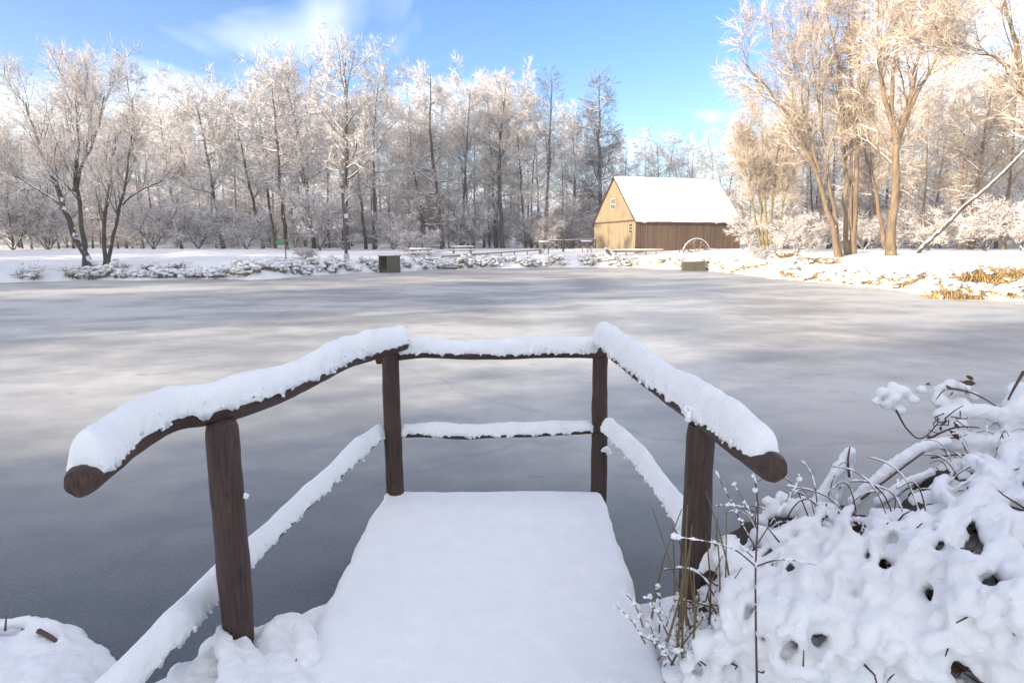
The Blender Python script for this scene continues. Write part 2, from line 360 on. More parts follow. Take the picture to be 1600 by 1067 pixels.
KIND = {
    # limbs, t range, limb angle, up, flat, branches per limb, subs per branch, twigs per sub, twig length, twig half width
    'tall':   dict(n=26, t0=.34, t1=.99, ang=55, up=.10, flat=.25, lp=lambda t: .45 + .75 * np.sin(np.clip((t - .25) / .8, 0, 1) * 2.6), nb=7, ns=6, nw=7, tl=.65, tw=.0135, snow=True),
    'leader': dict(n=44, t0=.22, t1=.99, ang=78, up=.05, flat=.45, lp=lambda t: 1.15 - .9 * t, nb=6, ns=5, nw=6, tl=.6, tw=.016, snow=True),
    'willow': dict(n=13, t0=.32, t1=.99, ang=26, up=.10, flat=0., lp=lambda t: 1.25 - .4 * t, nb=9, ns=6, nw=6, tl=.85, tw=.010, snow=True, ba=34, sa=40, ta=40),
    'bare':   dict(n=16, t0=.45, t1=.98, ang=48, up=.12, flat=0., lp=lambda t: 1.1 - .5 * t, nb=6, ns=5, nw=4, tl=.6, tw=.014, snow=False),
    'wood':   dict(n=30, t0=.06, t1=.99, ang=62, up=.09, flat=.25, lp=lambda t: .55 + .65 * np.sin(np.clip((t + .1) / 1.1, 0, 1) * 2.8), nb=6, ns=6, nw=6, tl=.75, tw=.017, snow=True),
    'shrub':  dict(n=9, t0=.1, t1=.98, ang=42, up=.04, flat=.1, lp=lambda t: 1.0 - .4 * t, nb=5, ns=5, nw=6, tl=.45, tw=.013, snow=True),
}
def tree_mesh(stems, R, kind, seed, dens=1.0, tmul=1.0, wmul=1.0, trunk_mb=None, crown_mb=None):
    """stems: list of (points, base radius)"""
    K = KIND[kind]; rng = np.random.RandomState(seed)
    S = np.stack([resample(p, 14) for p, r in stems])
    S[:, 1:-1] += rng.randn(len(S), 12, 3) * np.array([r for p, r in stems])[:, None, None] * .25
    SR = np.stack([np.maximum(r * np.linspace(1, .12, 14) ** .8, .025) for p, r in stems]); SR[:, 0] *= 1.25
    tubes(trunk_mb, S, SR, 8, 0)
    P1, R1 = grow(rng, S, SR, max(3, int(K['n'] * min(1, dens + .3))), K['t0'], K['t1'], lambda t: R * K['lp'](t), K['ang'], 8, K['up'], .13, .42, .022, K['flat'])
    tubes(trunk_mb, P1, R1, 4, 0)
    P2, R2 = grow(rng, P1, R1, K['nb'], .15, 1, lambda t: R * .42 * (1.15 - .6 * t), K.get('ba', 45), 5, .05, .15, .55, .013, .15 if 'ba' not in K else 0.)
    tubes(crown_mb, P2, R2, 3, 0)
    ns = max(2, int(round(K['ns'] * dens))); P3, R3 = grow(rng, P2, R2, ns, .15, 1, lambda t: R * .19 * (1.2 - .5 * t) + .15, K.get('sa', 45), 3, .03, .2, .6, .009 * wmul)
    tubes(crown_mb, P3, R3, 3, 1)
    nw = max(2, int(round(K['nw'] * dens))); P4, R4 = grow(rng, P3, R3, nw, .1, 1, lambda t: K['tl'] * tmul * (1.1 - .3 * t), K.get('ta', 40), 2, 0, .1, .6, .01)
    spikes(crown_mb, P4[:, 0], P4[:, 1] - P4[:, 0], K['tw'] * wmul * (.7 + .6 * rng.rand(len(P4))), 1)
    if K['snow']:          # snow lying along the upper side of the boughs
        for P, RR, ch in ((P1, R1, .7), (P2, R2, .45)):
            s = (rng.rand(len(P)) < ch) & (np.abs(unit(P[:, -1] - P[:, 0])[:, 2]) < .75)
            if s.any(): tubes(crown_mb, P[s] + np.array([0, 0, 1]) * (RR[s] * .75 + .008)[..., None], RR[s] * .85 + .012, 3, 2)
TREES = 0
def tree(name, label, kind, stems_px, Y, R, bark, twig, r=.2, dens=1., tmul=1., wmul=1., cat='tree', group=None, dys=None):
    """stems_px: list of pixel polylines, first point at the foot; Y depth of the tree"""
    global TREES; TREES += 1
    stems = []; o = None
    for k, s in enumerate(stems_px):
        rk = r * (1 if k == 0 else .8) if not isinstance(r, (list, tuple)) else r[k]
        dy = (dys[k] if dys else 0.) ; n = len(s)
        pts = [at(x, y, Y + dy * i / (n - 1)) for i, (x, y) in enumerate(s)]
        if s[0][1] >= 360:
            g = gz(pts[0][0], pts[0][1]) - .12; pts[0] = np.array([pts[0][0], pts[0][1], min(g, pts[1][2] - .2)])
        stems.append((np.array(pts), rk))
    base = stems[0][0][0].copy(); t = thing(name, label, cat, group); t.location = base
    tm, cm = MB(), MB(); tree_mesh([(p - base, q) for p, q in stems], R, kind, 100 + TREES, dens, tmul, wmul, tm, cm)
    tm.build('trunk', bark, t); cm.build('crown', [bark, twig, M_SNOWFAR], t, smooth=False)
    return t
FG = 'frosted trees along the far shore'
# left shore
tree('alder_tree', 'wide many-stemmed rimy tree leaning over the ice at the far left shore', 'willow', [[(142, 432), (125, 390), (99, 322), (64, 240), (40, 160)], [(131, 400), (128, 345), (116, 274), (150, 217), (163, 150)], [(116, 300), (124, 220), (118, 140)], [(99, 322), (50, 290), (0, 262)]], 37, 3.0, M_BARK, M_TW_B, [.2, .15, .1, .09], .8, .75, .75)
tree('alder_tree', 'slender forked dark-stemmed tree at the shore with one bough reaching right', 'willow', [[(165, 437), (163, 360), (168, 300), (180, 215)], [(168, 425), (176, 367), (191, 315), (202, 255), (208, 190)], [(192, 320), (202, 307), (244, 285), (285, 275)]], 37, 1.9, M_BARK, M_TW_B, [.13, .12, .06], .72, .65, .75)
tree('bare_tree', 'dark bare-crowned tree poking above the left woods', 'bare', [[(222, 380), (215, 250), (206, 170), (197, 108)]], 72, 3.2, M_BARK, M_TW_D, .22, 1.2, cat='tree', group=FG)
front = [
    (350, 395, [(320, 220), (306, 130)], 60, 3.6, 'tall', .22, 'snowy tree leaning left, left of the signpost, first trunk of the centre wood'),
    (285, 396, [(262, 280), (250, 150)], 62, 3.6, 'tall', .16, 'pale snow-laden tree between the shore alders and the leaning trunk'),
    (412, 395, [(376, 220), (362, 140)], 62, 3.4, 'tall', .18, 'snowy tree with thin trunk leaning left just left of the green signs'),
    (430, 392, [(408, 210), (398, 120)], 66, 3.2, 'tall', .17, 'snowy tree with thin leaning trunk rising right behind the green signs'),
    (449, 390, [(432, 240), (425, 95)], 60, 3.4, 'tall', .2, 'tree with straight clear dark trunk just right of the signpost'),
    (492, 390, [(468, 215), (445, 88)], 63, 3.8, 'tall', .24, 'dark leaning trunk with wide snowy crown left of the utility pole'),
    (478, 390, [(458, 230), (462, 100)], 70, 3.4, 'tall', .17, 'thinner trunk standing close behind the dark leaning trunk'),
    (541, 392, [(540, 190), (540, 56)], 60, 3.7, 'tall', .34, 'tallest tree with thick straight trunk right behind the utility pole'),
    (572, 391, [(553, 205), (548, 130)], 62, 2.6, 'tall', .17, 'slim trunk leaning left just right of the tallest tree'),
    (585, 391, [(583, 215), (592, 90)], 62, 3.2, 'tall', .18, 'straight slim tree second to the right of the tallest tree'),
    (692, 393, [(684, 300), (671, 220), (673, 80)], 69, 3.7, 'leader', .26, 'warm sunlit conical tree with straight leader behind the picnic table'),
    (640, 391, [(636, 250), (640, 130)], 74, 3.6, 'tall', .18, 'snowy tree in the gap between the slim pair and the conical tree'),
    (720, 391, [(728, 250), (735, 110)], 72, 3.6, 'tall', .18, 'snowy tree right of the conical sunlit tree'),
    (786, 392, [(778, 250), (790, 95)], 72, 3.6, 'tall', .27, 'thick double-looking trunk with broad brownish crown above the long handrail'),
    (775, 391, [(768, 260), (762, 110)], 75, 3.2, 'tall', .18, 'thinner trunk pressed to the left of the thick brownish-crowned tree'),
    (822, 391, [(812, 260), (806, 140)], 73, 2.8, 'tall', .17, 'dark patchy snow-flecked trunk between the brown crown and the domed tree'),
    (851, 391, [(858, 240), (863, 92)], 73, 3.2, 'bare', .22, 'tall slim tree with open domed crown behind the handrail end'),
    (938, 392, [(937, 250), (936, 98)], 80, 4.2, 'leader', .33, 'tall dark open-branched tree rising behind the left end of the mill'),
    (895, 391, [(900, 270), (893, 160)], 84, 3.6, 'tall', .17, 'thin snowy tree between the domed tree and the tree behind the mill'),
]
for x, y, ps, Yd, R, kd, r, lab in front:
    tw = M_TW_D if kd == 'bare' or x == 938 else (M_TW_B if x in (692, 786, 775) else M_TW_W)
    st = [[(x, y)] + ps[:-1] + [(ps[-1][0], ps[-1][1] + 36)]]
    if x == 692: st.append([(668, 392), (655, 310), (643, 250), (640, 200)])
    tree('snowy_tree', lab, kd, st, Yd, R, M_BARK, tw, r, .85 if kd == 'tall' else .8, 1.08, 1.12, group=FG)
# right shore
tree('willow_tree', 'cluster of upright greenish willow stems right behind the mill', 'willow', [[(1195, 384), (1185, 290), (1170, 200)], [(1199, 384), (1195, 280), (1190, 180)], [(1204, 384), (1208, 290), (1220, 200)], [(1190, 384), (1172, 290), (1152, 220)], [(1207, 384), (1225, 320), (1240, 240)]], 58, 2.6, M_BARKG, M_TW_G, [.14, .13, .13, .1, .08], .8, .9)
tree('willow_tree', 'orange trunk leaning far left over the mill side of the right bank', 'willow', [[(1312, 388), (1280, 270), (1225, 165), (1160, 95)], [(1280, 270), (1258, 180), (1235, 80)], [(1316, 388), (1292, 260), (1272, 120), (1262, 20)]], 44, 3.4, M_BARKW, M_TW_G, [.22, .12, .13], .8, .95)
tree('willow_tree', 'pair of straight brown willow stems between the leaning and the massive trunk', 'willow', [[(1324, 388), (1320, 250), (1315, 120), (1290, 10)], [(1334, 388), (1341, 250), (1340, 120), (1352, 0)], [(1329, 388), (1331, 220), (1328, 60), (1322, -30)]], 45, 3.4, M_BARKW, M_TW_G, [.2, .22, .12], .8, .95)
tree('willow_tree', 'curved orange stem leaning left against the massive willow', 'willow', [[(1387, 375), (1368, 300), (1352, 235), (1330, 180)]], 46, 2.4, M_BARKW, M_TW_G, .17, .9, .9)
tree('willow_tree', 'massive sunlit willow with thick trunk and broad crown on the right bank', 'willow', [[(1393, 391), (1394, 300), (1404, 210), (1425, 150), (1450, 40)], [(1402, 215), (1375, 130), (1370, 0)], [(1404, 210), (1420, 170), (1480, 60), (1500, -40)], [(1400, 225), (1390, 150), (1410, 20), (1415, -80)]], 40, 4.0, M_BARKW, M_TW_G, [.3, .17, .15, .15], .85, .95)
tree('willow_tree', 'tree at the right frame edge with its trunk curving up and out', 'willow', [[(1640, 395), (1620, 260), (1598, 110), (1565, -20)], [(1600, 120), (1540, 80), (1470, 60)]], 33, 2.8, M_BARKW, M_TW_G, [.26, .1], .9, .7)
for x, y, ps, Yd, R, r, lab in [
    (1502, 384, [(1505, 280), (1506, 200)], 52, 2.6, .17, 'shaded straight trunk right of the massive willow'),
    (1517, 384, [(1530, 270), (1548, 150)], 50, 2.8, .2, 'shaded trunk leaning right behind the fallen log'),
    (1272, 386, [(1268, 300), (1262, 170)], 62, 2.8, .12, 'thin back tree left of the leaning orange trunk'),
    (1365, 386, [(1362, 280), (1366, 150)], 62, 3.0, .15, 'thin back tree seen between the willow stems'),
    (1440, 386, [(1446, 290), (1452, 170)], 60, 3.0, .14, 'thin back tree just right of the massive willow trunk'),
    (1570, 384, [(1578, 270), (1590, 140)], 52, 3.0, .16, 'back tree behind the upper end of the fallen log'),
    (1225, 386, [(1222, 300), (1216, 190)], 70, 3.0, .13, 'thin back tree between the green stems and the leaning trunk')]:
    tree('woodland_tree', lab, 'tall', [[(x, y)] + ps], Yd, R, M_BARKW if x > 1400 else M_BARK, M_TW_G if x > 1300 else M_TW_B, r, .68, group='trees behind the right bank')

# the wood behind, one mass
PROTO = bpy.data.collections.new('prototypes')          # never linked to the scene: only sources for the masses of wood
def scatter(name, protos, spots, label):
    """protos: meshes; spots: (x, y, z, rot, sx, sz, which)"""
    me = bpy.data.meshes.new(name); S = np.array(spots, float); me.from_pydata([tuple(p[:3]) for p in spots], [], [])
    for an, col in (('rot', S[:, 3]), ('sx', S[:, 4]), ('sz', S[:, 5]), ('which', S[:, 6])):
        at_ = me.attributes.new(an, 'FLOAT', 'POINT'); at_.data.foreach_set('value', np.ascontiguousarray(col, dtype=np.float32))
    o = link(name, me); g = bpy.data.node_groups.new(name, 'GeometryNodeTree')
    g.interface.new_socket('Geometry', in_out='INPUT', socket_type='NodeSocketGeometry'); g.interface.new_socket('Geometry', in_out='OUTPUT', socket_type='NodeSocketGeometry')
    N, L = g.nodes, g.links; gi = N.new('NodeGroupInput'); go = N.new('NodeGroupOutput'); jn = N.new('GeometryNodeJoinGeometry')
    def attr(a):
        n = N.new('GeometryNodeInputNamedAttribute'); n.data_type = 'FLOAT'; n.inputs['Name'].default_value = a; return n.outputs['Attribute']
    rv = N.new('ShaderNodeCombineXYZ'); L.new(attr('rot'), rv.inputs[2]); sv_ = N.new('ShaderNodeCombineXYZ'); sx = attr('sx'); L.new(sx, sv_.inputs[0]); L.new(sx, sv_.inputs[1]); L.new(attr('sz'), sv_.inputs[2])
    er = N.new('FunctionNodeEulerToRotation'); L.new(rv.outputs[0], er.inputs[0]); wh_ = attr('which')
    for k, pm_ in enumerate(protos):
        po = bpy.data.objects.new(name + '_source', pm_); PROTO.objects.link(po)
        oi = N.new('GeometryNodeObjectInfo'); oi.inputs['Object'].default_value = po; oi.inputs['As Instance'].default_value = True
        cp = N.new('FunctionNodeCompare'); cp.data_type = 'FLOAT'; cp.operation = 'EQUAL'; L.new(wh_, cp.inputs[0]); cp.inputs[1].default_value = k; cp.inputs['Epsilon'].default_value = .1
        ip = N.new('GeometryNodeInstanceOnPoints'); L.new(gi.outputs[0], ip.inputs['Points']); L.new(cp.outputs[0], ip.inputs['Selection']); L.new(oi.outputs['Geometry'], ip.inputs['Instance'])
        L.new(er.outputs[0], ip.inputs['Rotation']); L.new(sv_.outputs[0], ip.inputs['Scale']); L.new(ip.outputs[0], jn.inputs[0])
    L.new(jn.outputs[0], go.inputs[0]); md = o.modifiers.new('scatter', 'NODES'); md.node_group = g
    return tag(o, label, kind='stuff')
def both(a, c, mats, name):
    """one mesh from a trunk builder and a crown builder"""
    n = a.n
    for src in (a, c):
        off = 0 if src is a else n
        if src is c:
            a.v += c.v; a.f3 += [f + off for f in c.f3]; a.f4 += [f + off for f in c.f4]; a.m3 += c.m3; a.m4 += c.m4; a.u3 += c.u3; a.u4 += c.u4
    a.n = n + c.n
    return a.mesh(name, mats, False)
def wood(name, spots, label, seed, twig, dens, wm, tm=1.2):
    rng = np.random.RandomState(seed); protos = []
    for k in range(5):
        a, c = MB(), MB()
        tree_mesh([(np.array([[0, 0, 0], [rng.randn() * .3, rng.randn() * .3, 9], [rng.randn() * .6, rng.randn() * .6, 18]]), .15)], 3.9, 'wood', seed + k, dens, tm, wm, a, c)
        protos.append(both(a, c, [M_BARK, twig, M_SNOWFAR], name))
    return scatter(name, protos, [(x, y, gz(x, y) - .2, rng.rand() * 6.28, 1.15 * h / 18.5, h / 18.5, rng.randint(5)) for x, y, h in spots], label)
rw = np.random.RandomState(9); spots = []
skyl = [(-150, 130), (0, 150), (100, 150), (250, 150), (300, 120), (420, 130), (500, 130), (620, 140), (700, 110), (800, 120), (880, 170), (960, 190), (1040, 195), (1120, 195), (1180, 170), (1260, 120), (1400, 60), (1750, 40)]
for k in range(150):
    px = -200 + 1950 * (k + rw.rand()) / 150; Yd = (74 if px < 960 else 82 if px < 1160 else 62) + 34 * rw.rand() ** 1.3
    if px < 250: Yd -= 14
    p = at(px, 380, Yd); ty = np.interp(px, *zip(*skyl)) + 60 * rw.rand() ** 2 + (20 if Yd < 85 else 0)
    spots.append((p[0], Yd, .9 * (at(px, ty, Yd)[2] - gz(p[0], Yd))))
wood('woodland', spots, 'dense frosted wood filling the background behind the pond', 40, M_TW_W, .6, 1.1)
protos = []; us = []
for k in range(5):
    a, c = MB(), MB(); st = []
    for q in range(5):
        an = 1.256 * q + rw.rand(); st.append((np.array([[0, 0, 0], [math.cos(an) * .7, math.sin(an) * .7, 1.6], [math.cos(an) * 1.5, math.sin(an) * 1.5, 2.6 + rw.rand()]]), .03))
    tree_mesh(st, 1.5, 'shrub', 300 + k, .8, 1.1, 1.2, a, c); protos.append(both(a, c, [M_BARK, M_TW_W, M_SNOWFAR], 'undergrowth'))
for k in range(80):
    px = -150 + 1900 * (k + rw.rand()) / 80; Yd = 70 + 22 * rw.rand() + (10 if 880 < px < 1150 else 0) - (10 if px > 1200 else 0); p = at(px, 385, Yd); sc = .8 + .9 * rw.rand() ** 2
    us.append((p[0], Yd, gz(p[0], Yd) - .1, rw.rand() * 6.28, sc, sc * (.8 + .5 * rw.rand()), k % 5))
scatter('undergrowth', protos, us, 'snowy twiggy undergrowth between the trunks of the wood')
# trees standing round the near left bank, outside the picture: they shade the jetty and the ice
spots = []
sd_ = np.array([math.sin(SUN_AZ), math.cos(SUN_AZ)]); pd_ = np.array([-sd_[1], sd_[0]])      # towards the sun, and across it
for w0, w1, n in ((-2.6, 14, 40), (-28, -19, 10), (-47, -38, 6)):
    for k in range(n):
        # clumps of trees some 45 m off, with gaps the low sun shines through
        x, y = sd_ * (46 + 14 * (rw.rand() - .5)) + pd_ * (w0 + (w1 - w0) * (k + rw.rand()) / n)
        spots.append((x, y, (16.5 if w0 > -5 else 13.5) + 3.5 * rw.rand()))
for k in range(9): spots.append((-64 + 22 * rw.rand(), 26 + 20 * rw.rand(), 13 + 4 * rw.rand()))
wood('near_woodland', spots, 'frosted wood around the near left end of the pond', 60, M_TW_W, .7, 2.6, 1.5)

# shrubs along the wood edge and bank
SH = 'snowy shrubs at the foot of the wood'
SHM = {}
def shrub(px, py, Yd, h, w, lab, twig=None, n=5, grp=SH, nm='snowy_shrub', dens=.85):
    p = at(px, py, Yd); rng = np.random.RandomState(int(px + py)); twig = twig or M_TW_W; small = h < 1.5; key = (small, twig.name, int(px) % 2)
    if key not in SHM:           # unit shrub 3 m high and 4 m wide
        st = []; H, W = 3.0, 4.0
        for k in range(n):
            a = 6.28 * k / n + rng.rand(); st.append((np.array([[0, 0, 0], [math.cos(a) * W * .25, math.sin(a) * W * .25, H * .5], [math.cos(a) * W * .5, math.sin(a) * W * .5, H * (.75 + .3 * rng.rand())]]), .035))
        tm, cm = MB(), MB(); tree_mesh(st, W * .42, 'shrub', int(px), .6 if small else dens, .75, 2.4 if small else 1.2, tm, cm)
        SHM[key] = (tm.mesh('stem', M_BARK), cm.mesh('crown', [M_BARK, twig, M_SNOWFAR], False))
    t = thing(nm, lab, 'shrub', grp); t.location = (p[0], Yd, gz(p[0], Yd) - .05); t.scale = (w / 4, w / 4, h / 3); t.rotation_euler[2] = rng.rand() * 6.28
    link('stem', SHM[key][0], t); link('crown', SHM[key][1], t)
for px, Yd, h, w, lab in [(20, 50, 5, 6, 'big bluish snowy thicket at the far left edge of the wood'), (75, 52, 4, 5, 'snowy thicket behind the many-stemmed shore tree'), (240, 54, 4, 5, 'snowy thicket right of the forked shore tree'),
        (310, 56, 3.5, 4.5, 'snowy bush at the foot of the leaning trunk'), (385, 57, 3, 4, 'snowy bush left of the signpost at the wood edge'), (500, 58, 5, 5, 'tall snowy bush left of the utility pole'),
        (615, 62, 3, 4, 'snowy bush right of the slim pair of trunks'), (650, 56, 2, 3.4, 'low snow mounded bush behind the picnic table'), (735, 72, 5, 5, 'snowy bush right of the conical sunlit tree'),
        (830, 75, 3.5, 5, 'snowy bush behind the handrail end'), (890, 78, 4, 5, 'snowy bush behind the crossed fence'), (1170, 62, 3, 4, 'snowy bush at the right corner of the mill'),
        (1245, 52, 2.5, 4, 'snowy bush left of the leaning orange trunk'), (1350, 50, 2.4, 4, 'twiggy bush at the foot of the willow stems'), (1450, 48, 2.2, 4, 'twiggy bush beside the fallen log foot'),
        (1540, 44, 3, 5, 'tangled snowy thicket under the fallen log'), (1600, 40, 3, 5, 'tangled thicket at the right frame edge')]:
    shrub(px, 385, Yd, h, w, lab, M_TW_B if px > 1200 or px < 300 else M_TW_W, 5)
shrub(1190, 392, 48, 1.0, 2.0, 'small white rimed bush on the bank right of the mill', M_TW_W, 6, None, 'rimed_bush')
shrub(478, 402, 46, .8, 1.3, 'small round frosted bush between signpost and utility pole', M_TW_W, 6, None, 'rimed_bush')

# fallen log
t = thing('fallen_log', 'long snow-topped fallen trunk leaning diagonally against the right wood', 'log')
P = resample([at(1434, 392, 40), at(1478, 354, 39.5), at(1500, 328, 39.3), at(1552, 287, 38.5), at(1605, 232, 38)], 16); P[0, 2] = gz(*P[0, :2]); base = P[0].copy(); t.location = base
mb = MB(); tubes(mb, P - base, np.linspace(.13, .075, 16) * (1 + .12 * np.sin(np.arange(16) * 2.1)), 8, cap=True); mb.build('trunk', M_BARK, t)
mb = MB(); tubes(mb, P - base + [0, 0, .075], np.linspace(.09, .05, 16), 6, cap=True); mb.build('snow', M_SNOWFAR, t)

# ------------------------------------------------------------------ the mill
C0 = at(992, 394, 64); zb = gz(C0[0], 64) - .1; C0 = np.array([C0[0], 64.0, zb])
gv = np.array([-2.98, 9.6, 0]); GW = np.linalg.norm(gv); gv /= GW; sv = np.array([gv[1], -gv[0], 0]); SL = 12.85
ez = at(992, 344.5, 64)[2] - zb; rz_ = ez + 4.75; UPV = np.array([0, 0, 1.0])
mill = thing('timber_mill', 'brown timber watermill with steep snowy roof beside the pond', 'mill'); mill.location = C0
def hp(g, s, z): return gv * g + sv * s + UPV * z          # along gable, along side, up
mb = MB(); v = [hp(.06, .06, 0), hp(GW - .06, .06, 0), hp(GW - .06, SL - .06, 0), hp(.06, SL - .06, 0), hp(.06, .06, ez), hp(GW - .06, .06, ez), hp(GW - .06, SL - .06, ez), hp(.06, SL - .06, ez), hp(GW / 2, .06, rz_ - .1), hp(GW / 2, SL - .06, rz_ - .1)]
mb.add(v, [[0, 1, 5, 4], [1, 2, 6, 5], [2, 3, 7, 6], [3, 0, 4, 7]]); mb.add(v, [[4, 5, 8], [7, 9, 6]])
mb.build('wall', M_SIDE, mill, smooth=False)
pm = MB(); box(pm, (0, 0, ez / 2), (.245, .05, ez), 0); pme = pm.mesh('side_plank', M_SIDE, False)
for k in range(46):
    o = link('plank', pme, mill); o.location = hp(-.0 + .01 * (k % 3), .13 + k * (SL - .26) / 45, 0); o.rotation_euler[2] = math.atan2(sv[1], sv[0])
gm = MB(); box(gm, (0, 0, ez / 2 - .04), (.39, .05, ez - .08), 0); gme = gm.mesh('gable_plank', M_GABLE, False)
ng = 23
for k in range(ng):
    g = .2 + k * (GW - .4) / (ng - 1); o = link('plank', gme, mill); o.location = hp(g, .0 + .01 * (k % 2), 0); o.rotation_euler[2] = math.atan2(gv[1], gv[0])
    # upper boards cut to the roof slope
    a, b = g - .195, g + .195; fz = lambda q: ez + .06 + (rz_ - ez - .12) * (1 - abs(q - GW / 2) / (GW / 2))
    u = MB(); q = [hp(a, -.05, ez + .03), hp(b, -.05, ez + .03), hp(b, -.05, max(fz(b), ez + .04)), hp(a, -.05, max(fz(a), ez + .04))]; q2 = [p + sv * .06 for p in q]
    u.add(q + q2, [[0, 3, 2, 1], [4, 5, 6, 7], [0, 1, 5, 4], [1, 2, 6, 5], [2, 3, 7, 6], [3, 0, 4, 7]]); u.build('plank', M_GABLE, mill, smooth=False)
mb = MB(); beam(mb, hp(-.05, -.09, ez), hp(GW + .05, -.09, ez), .05, .12); mb.build('gable_beam', M_TRIM, mill, smooth=False)
ov = .28
for sgn, nm in ((0, 'roof'), (1, 'roof')):
    e = hp(-ov, 0, ez - ov * .95) if sgn == 0 else hp(GW + ov, 0, ez - ov * .95); r_ = hp(GW / 2, 0, rz_)
    mb = MB(); th = np.array([0, 0, .12]); q = [e - sv * .22, e + sv * (SL + .22), r_ + sv * (SL + .22), r_ - sv * .22]
    mb.add(q + [p + th for p in q], [[0, 1, 2, 3], [7, 6, 5, 4], [0, 4, 5, 1], [1, 5, 6, 2], [2, 6, 7, 3], [3, 7, 4, 0]])
    ro = mb.build(nm, M_TRIM, mill, smooth=False)
    n_, m_ = 26, 14; mb = MB(); V = []
    for i in range(n_ + 1):
        for j in range(m_ + 1):
            s_ = i / n_; t_ = j / m_; p = e + (r_ - e) * (t_ * .985 + .004) + sv * (-.17 + s_ * (SL + .34)); ed = min(1, min(i, n_ - i, j) * .5 + .25)
            V.append(p + th + UPV * (.03 + .12 * ed))
    V = np.array(V); V[:, 2] += .10 * fbm(V, .8, 3); eg = np.tile(np.arange(m_ + 1) == 0, n_ + 1)[:, None]; V = V + eg * (e - r_) / np.linalg.norm(e - r_) * (.10 * fbm(V, 1.3, 3))[:, None]
    idx = np.array([[i * (m_ + 1) + j, (i + 1) * (m_ + 1) + j, (i + 1) * (m_ + 1) + j + 1, i * (m_ + 1) + j + 1] for i in range(n_) for j in range(m_)])
    mb.add(V, idx); lo = V.copy(); lo[:, 2] -= .16
    mb.add(np.concatenate([V[:: m_ + 1], lo[:: m_ + 1]]), [[i, i + 1 + n_ + 1 - 1 + 1 - 1, i + n_ + 2, i + 1] if False else [i, i + n_ + 1, i + n_ + 2, i + 1] for i in range(n_)])
    mb.build('snow', M_SNOWFAR, ro)
def mill_window(gc, zc, w, h):
    o = link('window', None, mill); mb = MB(); c = lambda g, z, d: hp(gc + g, -.085 - d, zc + z)
    for a, b in (((-w / 2, -h / 2), (w / 2, -h / 2)), ((-w / 2, h / 2), (w / 2, h / 2)), ((-w / 2, -h / 2), (-w / 2, h / 2)), ((w / 2, -h / 2), (w / 2, h / 2)), ((0, -h / 2), (0, h / 2)), ((-w / 2, 0), (w / 2, 0))):
        beam(mb, c(*a, .02), c(*b, .02), .06, .07)
    mb.build('frame', M_PALE, o, smooth=False)
    for sx in (-1, 1):
        for sz in (-1, 1):
            mb = MB(); q = [c(sx * w / 4 + a * w / 4, sz * h / 4 + b * h / 4, .0) for a, b in ((-1, -1), (1, -1), (1, 1), (-1, 1))]; mb.add(q, [[0, 1, 2, 3]]); mb.build('pane', M_GLASS, o, smooth=False)
mill_window(GW / 2 + .1, ez + 1.95, .95, 1.1)
for k in range(3):
    mb = MB(); box(mb, hp(1.0, -.06, ez - .45 - k * .33), (.42, .06, .16), rz=math.atan2(gv[1], gv[0])); mb.build('vent_slot', M_GLASS, mill, smooth=False)
# water wheel in its pit before the side wall
wc = at(1088, 398, 62.3); wh = thing('water_wheel', 'half-sunk snowy wooden water wheel against the mill wall', 'water wheel'); wh.location = wc
RW = 1.55; ra = np.linspace(0, 2 * math.pi, 41)
for dd, nm in ((0., 'rim'), (.75, 'rim')):
    mb = MB(); off = gv * dd
    for a, b in zip(ra[:-1], ra[1:]): beam(mb, sv * math.cos(a) * RW + UPV * math.sin(a) * RW + off, sv * math.cos(b) * RW + UPV * math.sin(b) * RW + off, .06, .16)
    mb.build(nm, M_LOGW, wh, smooth=False)
    if dd: continue
    mb = MB(); tops = [a for a in ra if .25 < a < 2.9]
    tubes(mb, np.array([sv * math.cos(a) * (RW + .07) + UPV * math.sin(a) * (RW + .07) + off for a in tops]), np.full(len(tops), .045), 6, cap=True); mb.build('snow', M_SNOWFAR, wh)
for a in np.arange(8) * math.pi / 4 + .35:
    mb = MB(); beam(mb, -gv * .05, sv * math.cos(a) * RW * .97 + UPV * math.sin(a) * RW * .97 - gv * .05, .08, .1); mb.build('spoke', M_WOOD, wh, smooth=False)
for a in np.arange(16) * math.pi / 8:
    mb = MB(); beam(mb, sv * math.cos(a) * (RW - .16) + UPV * math.sin(a) * (RW - .16) + gv * .04, sv * math.cos(a) * (RW - .16) + UPV * math.sin(a) * (RW - .16) + gv * .71, .03, .3); mb.build('paddle', M_WOOD, wh, smooth=False)

# ------------------------------------------------------------------ things on the far bank
def snow_on(mb_, a, b, w, h): beam(mb_, np.asarray(a) + [0, 0, h / 2], np.asarray(b) + [0, 0, h / 2], w, h)
def gp(px, Yd, dz=0):
    p = at(px, 390, Yd); return np.array([p[0], Yd, gz(p[0], Yd) + dz])
# utility pole
b = gp(541, 46); t = thing('utility_pole', 'leaning wooden utility pole with white foot by the shore', 'pole'); t.location = b
top = at(534.5, 290, 46) - b
mb = MB(); tubes(mb, np.array([[0, 0, .5], top * .55, top]), np.array([.13, .11, .09]), 10, cap=True); mb.build('post', M_LOGW, t)
mb = MB(); box(mb, (0, 0, .35), (.36, .36, 1.0), taper=.1); mb.build('concrete_foot', M_PALE, t, smooth=False)
mb = MB(); box(mb, top * .93 + [.02, -.14, 0], (.16, .12, .3)); mb.build('insulator', M_PALE, t, smooth=False)
mb = MB(); box(mb, top * .62 + [.2, -.1, 0], (.26, .2, .32)); mb.build('lamp_box', M_PALE, t, smooth=False)
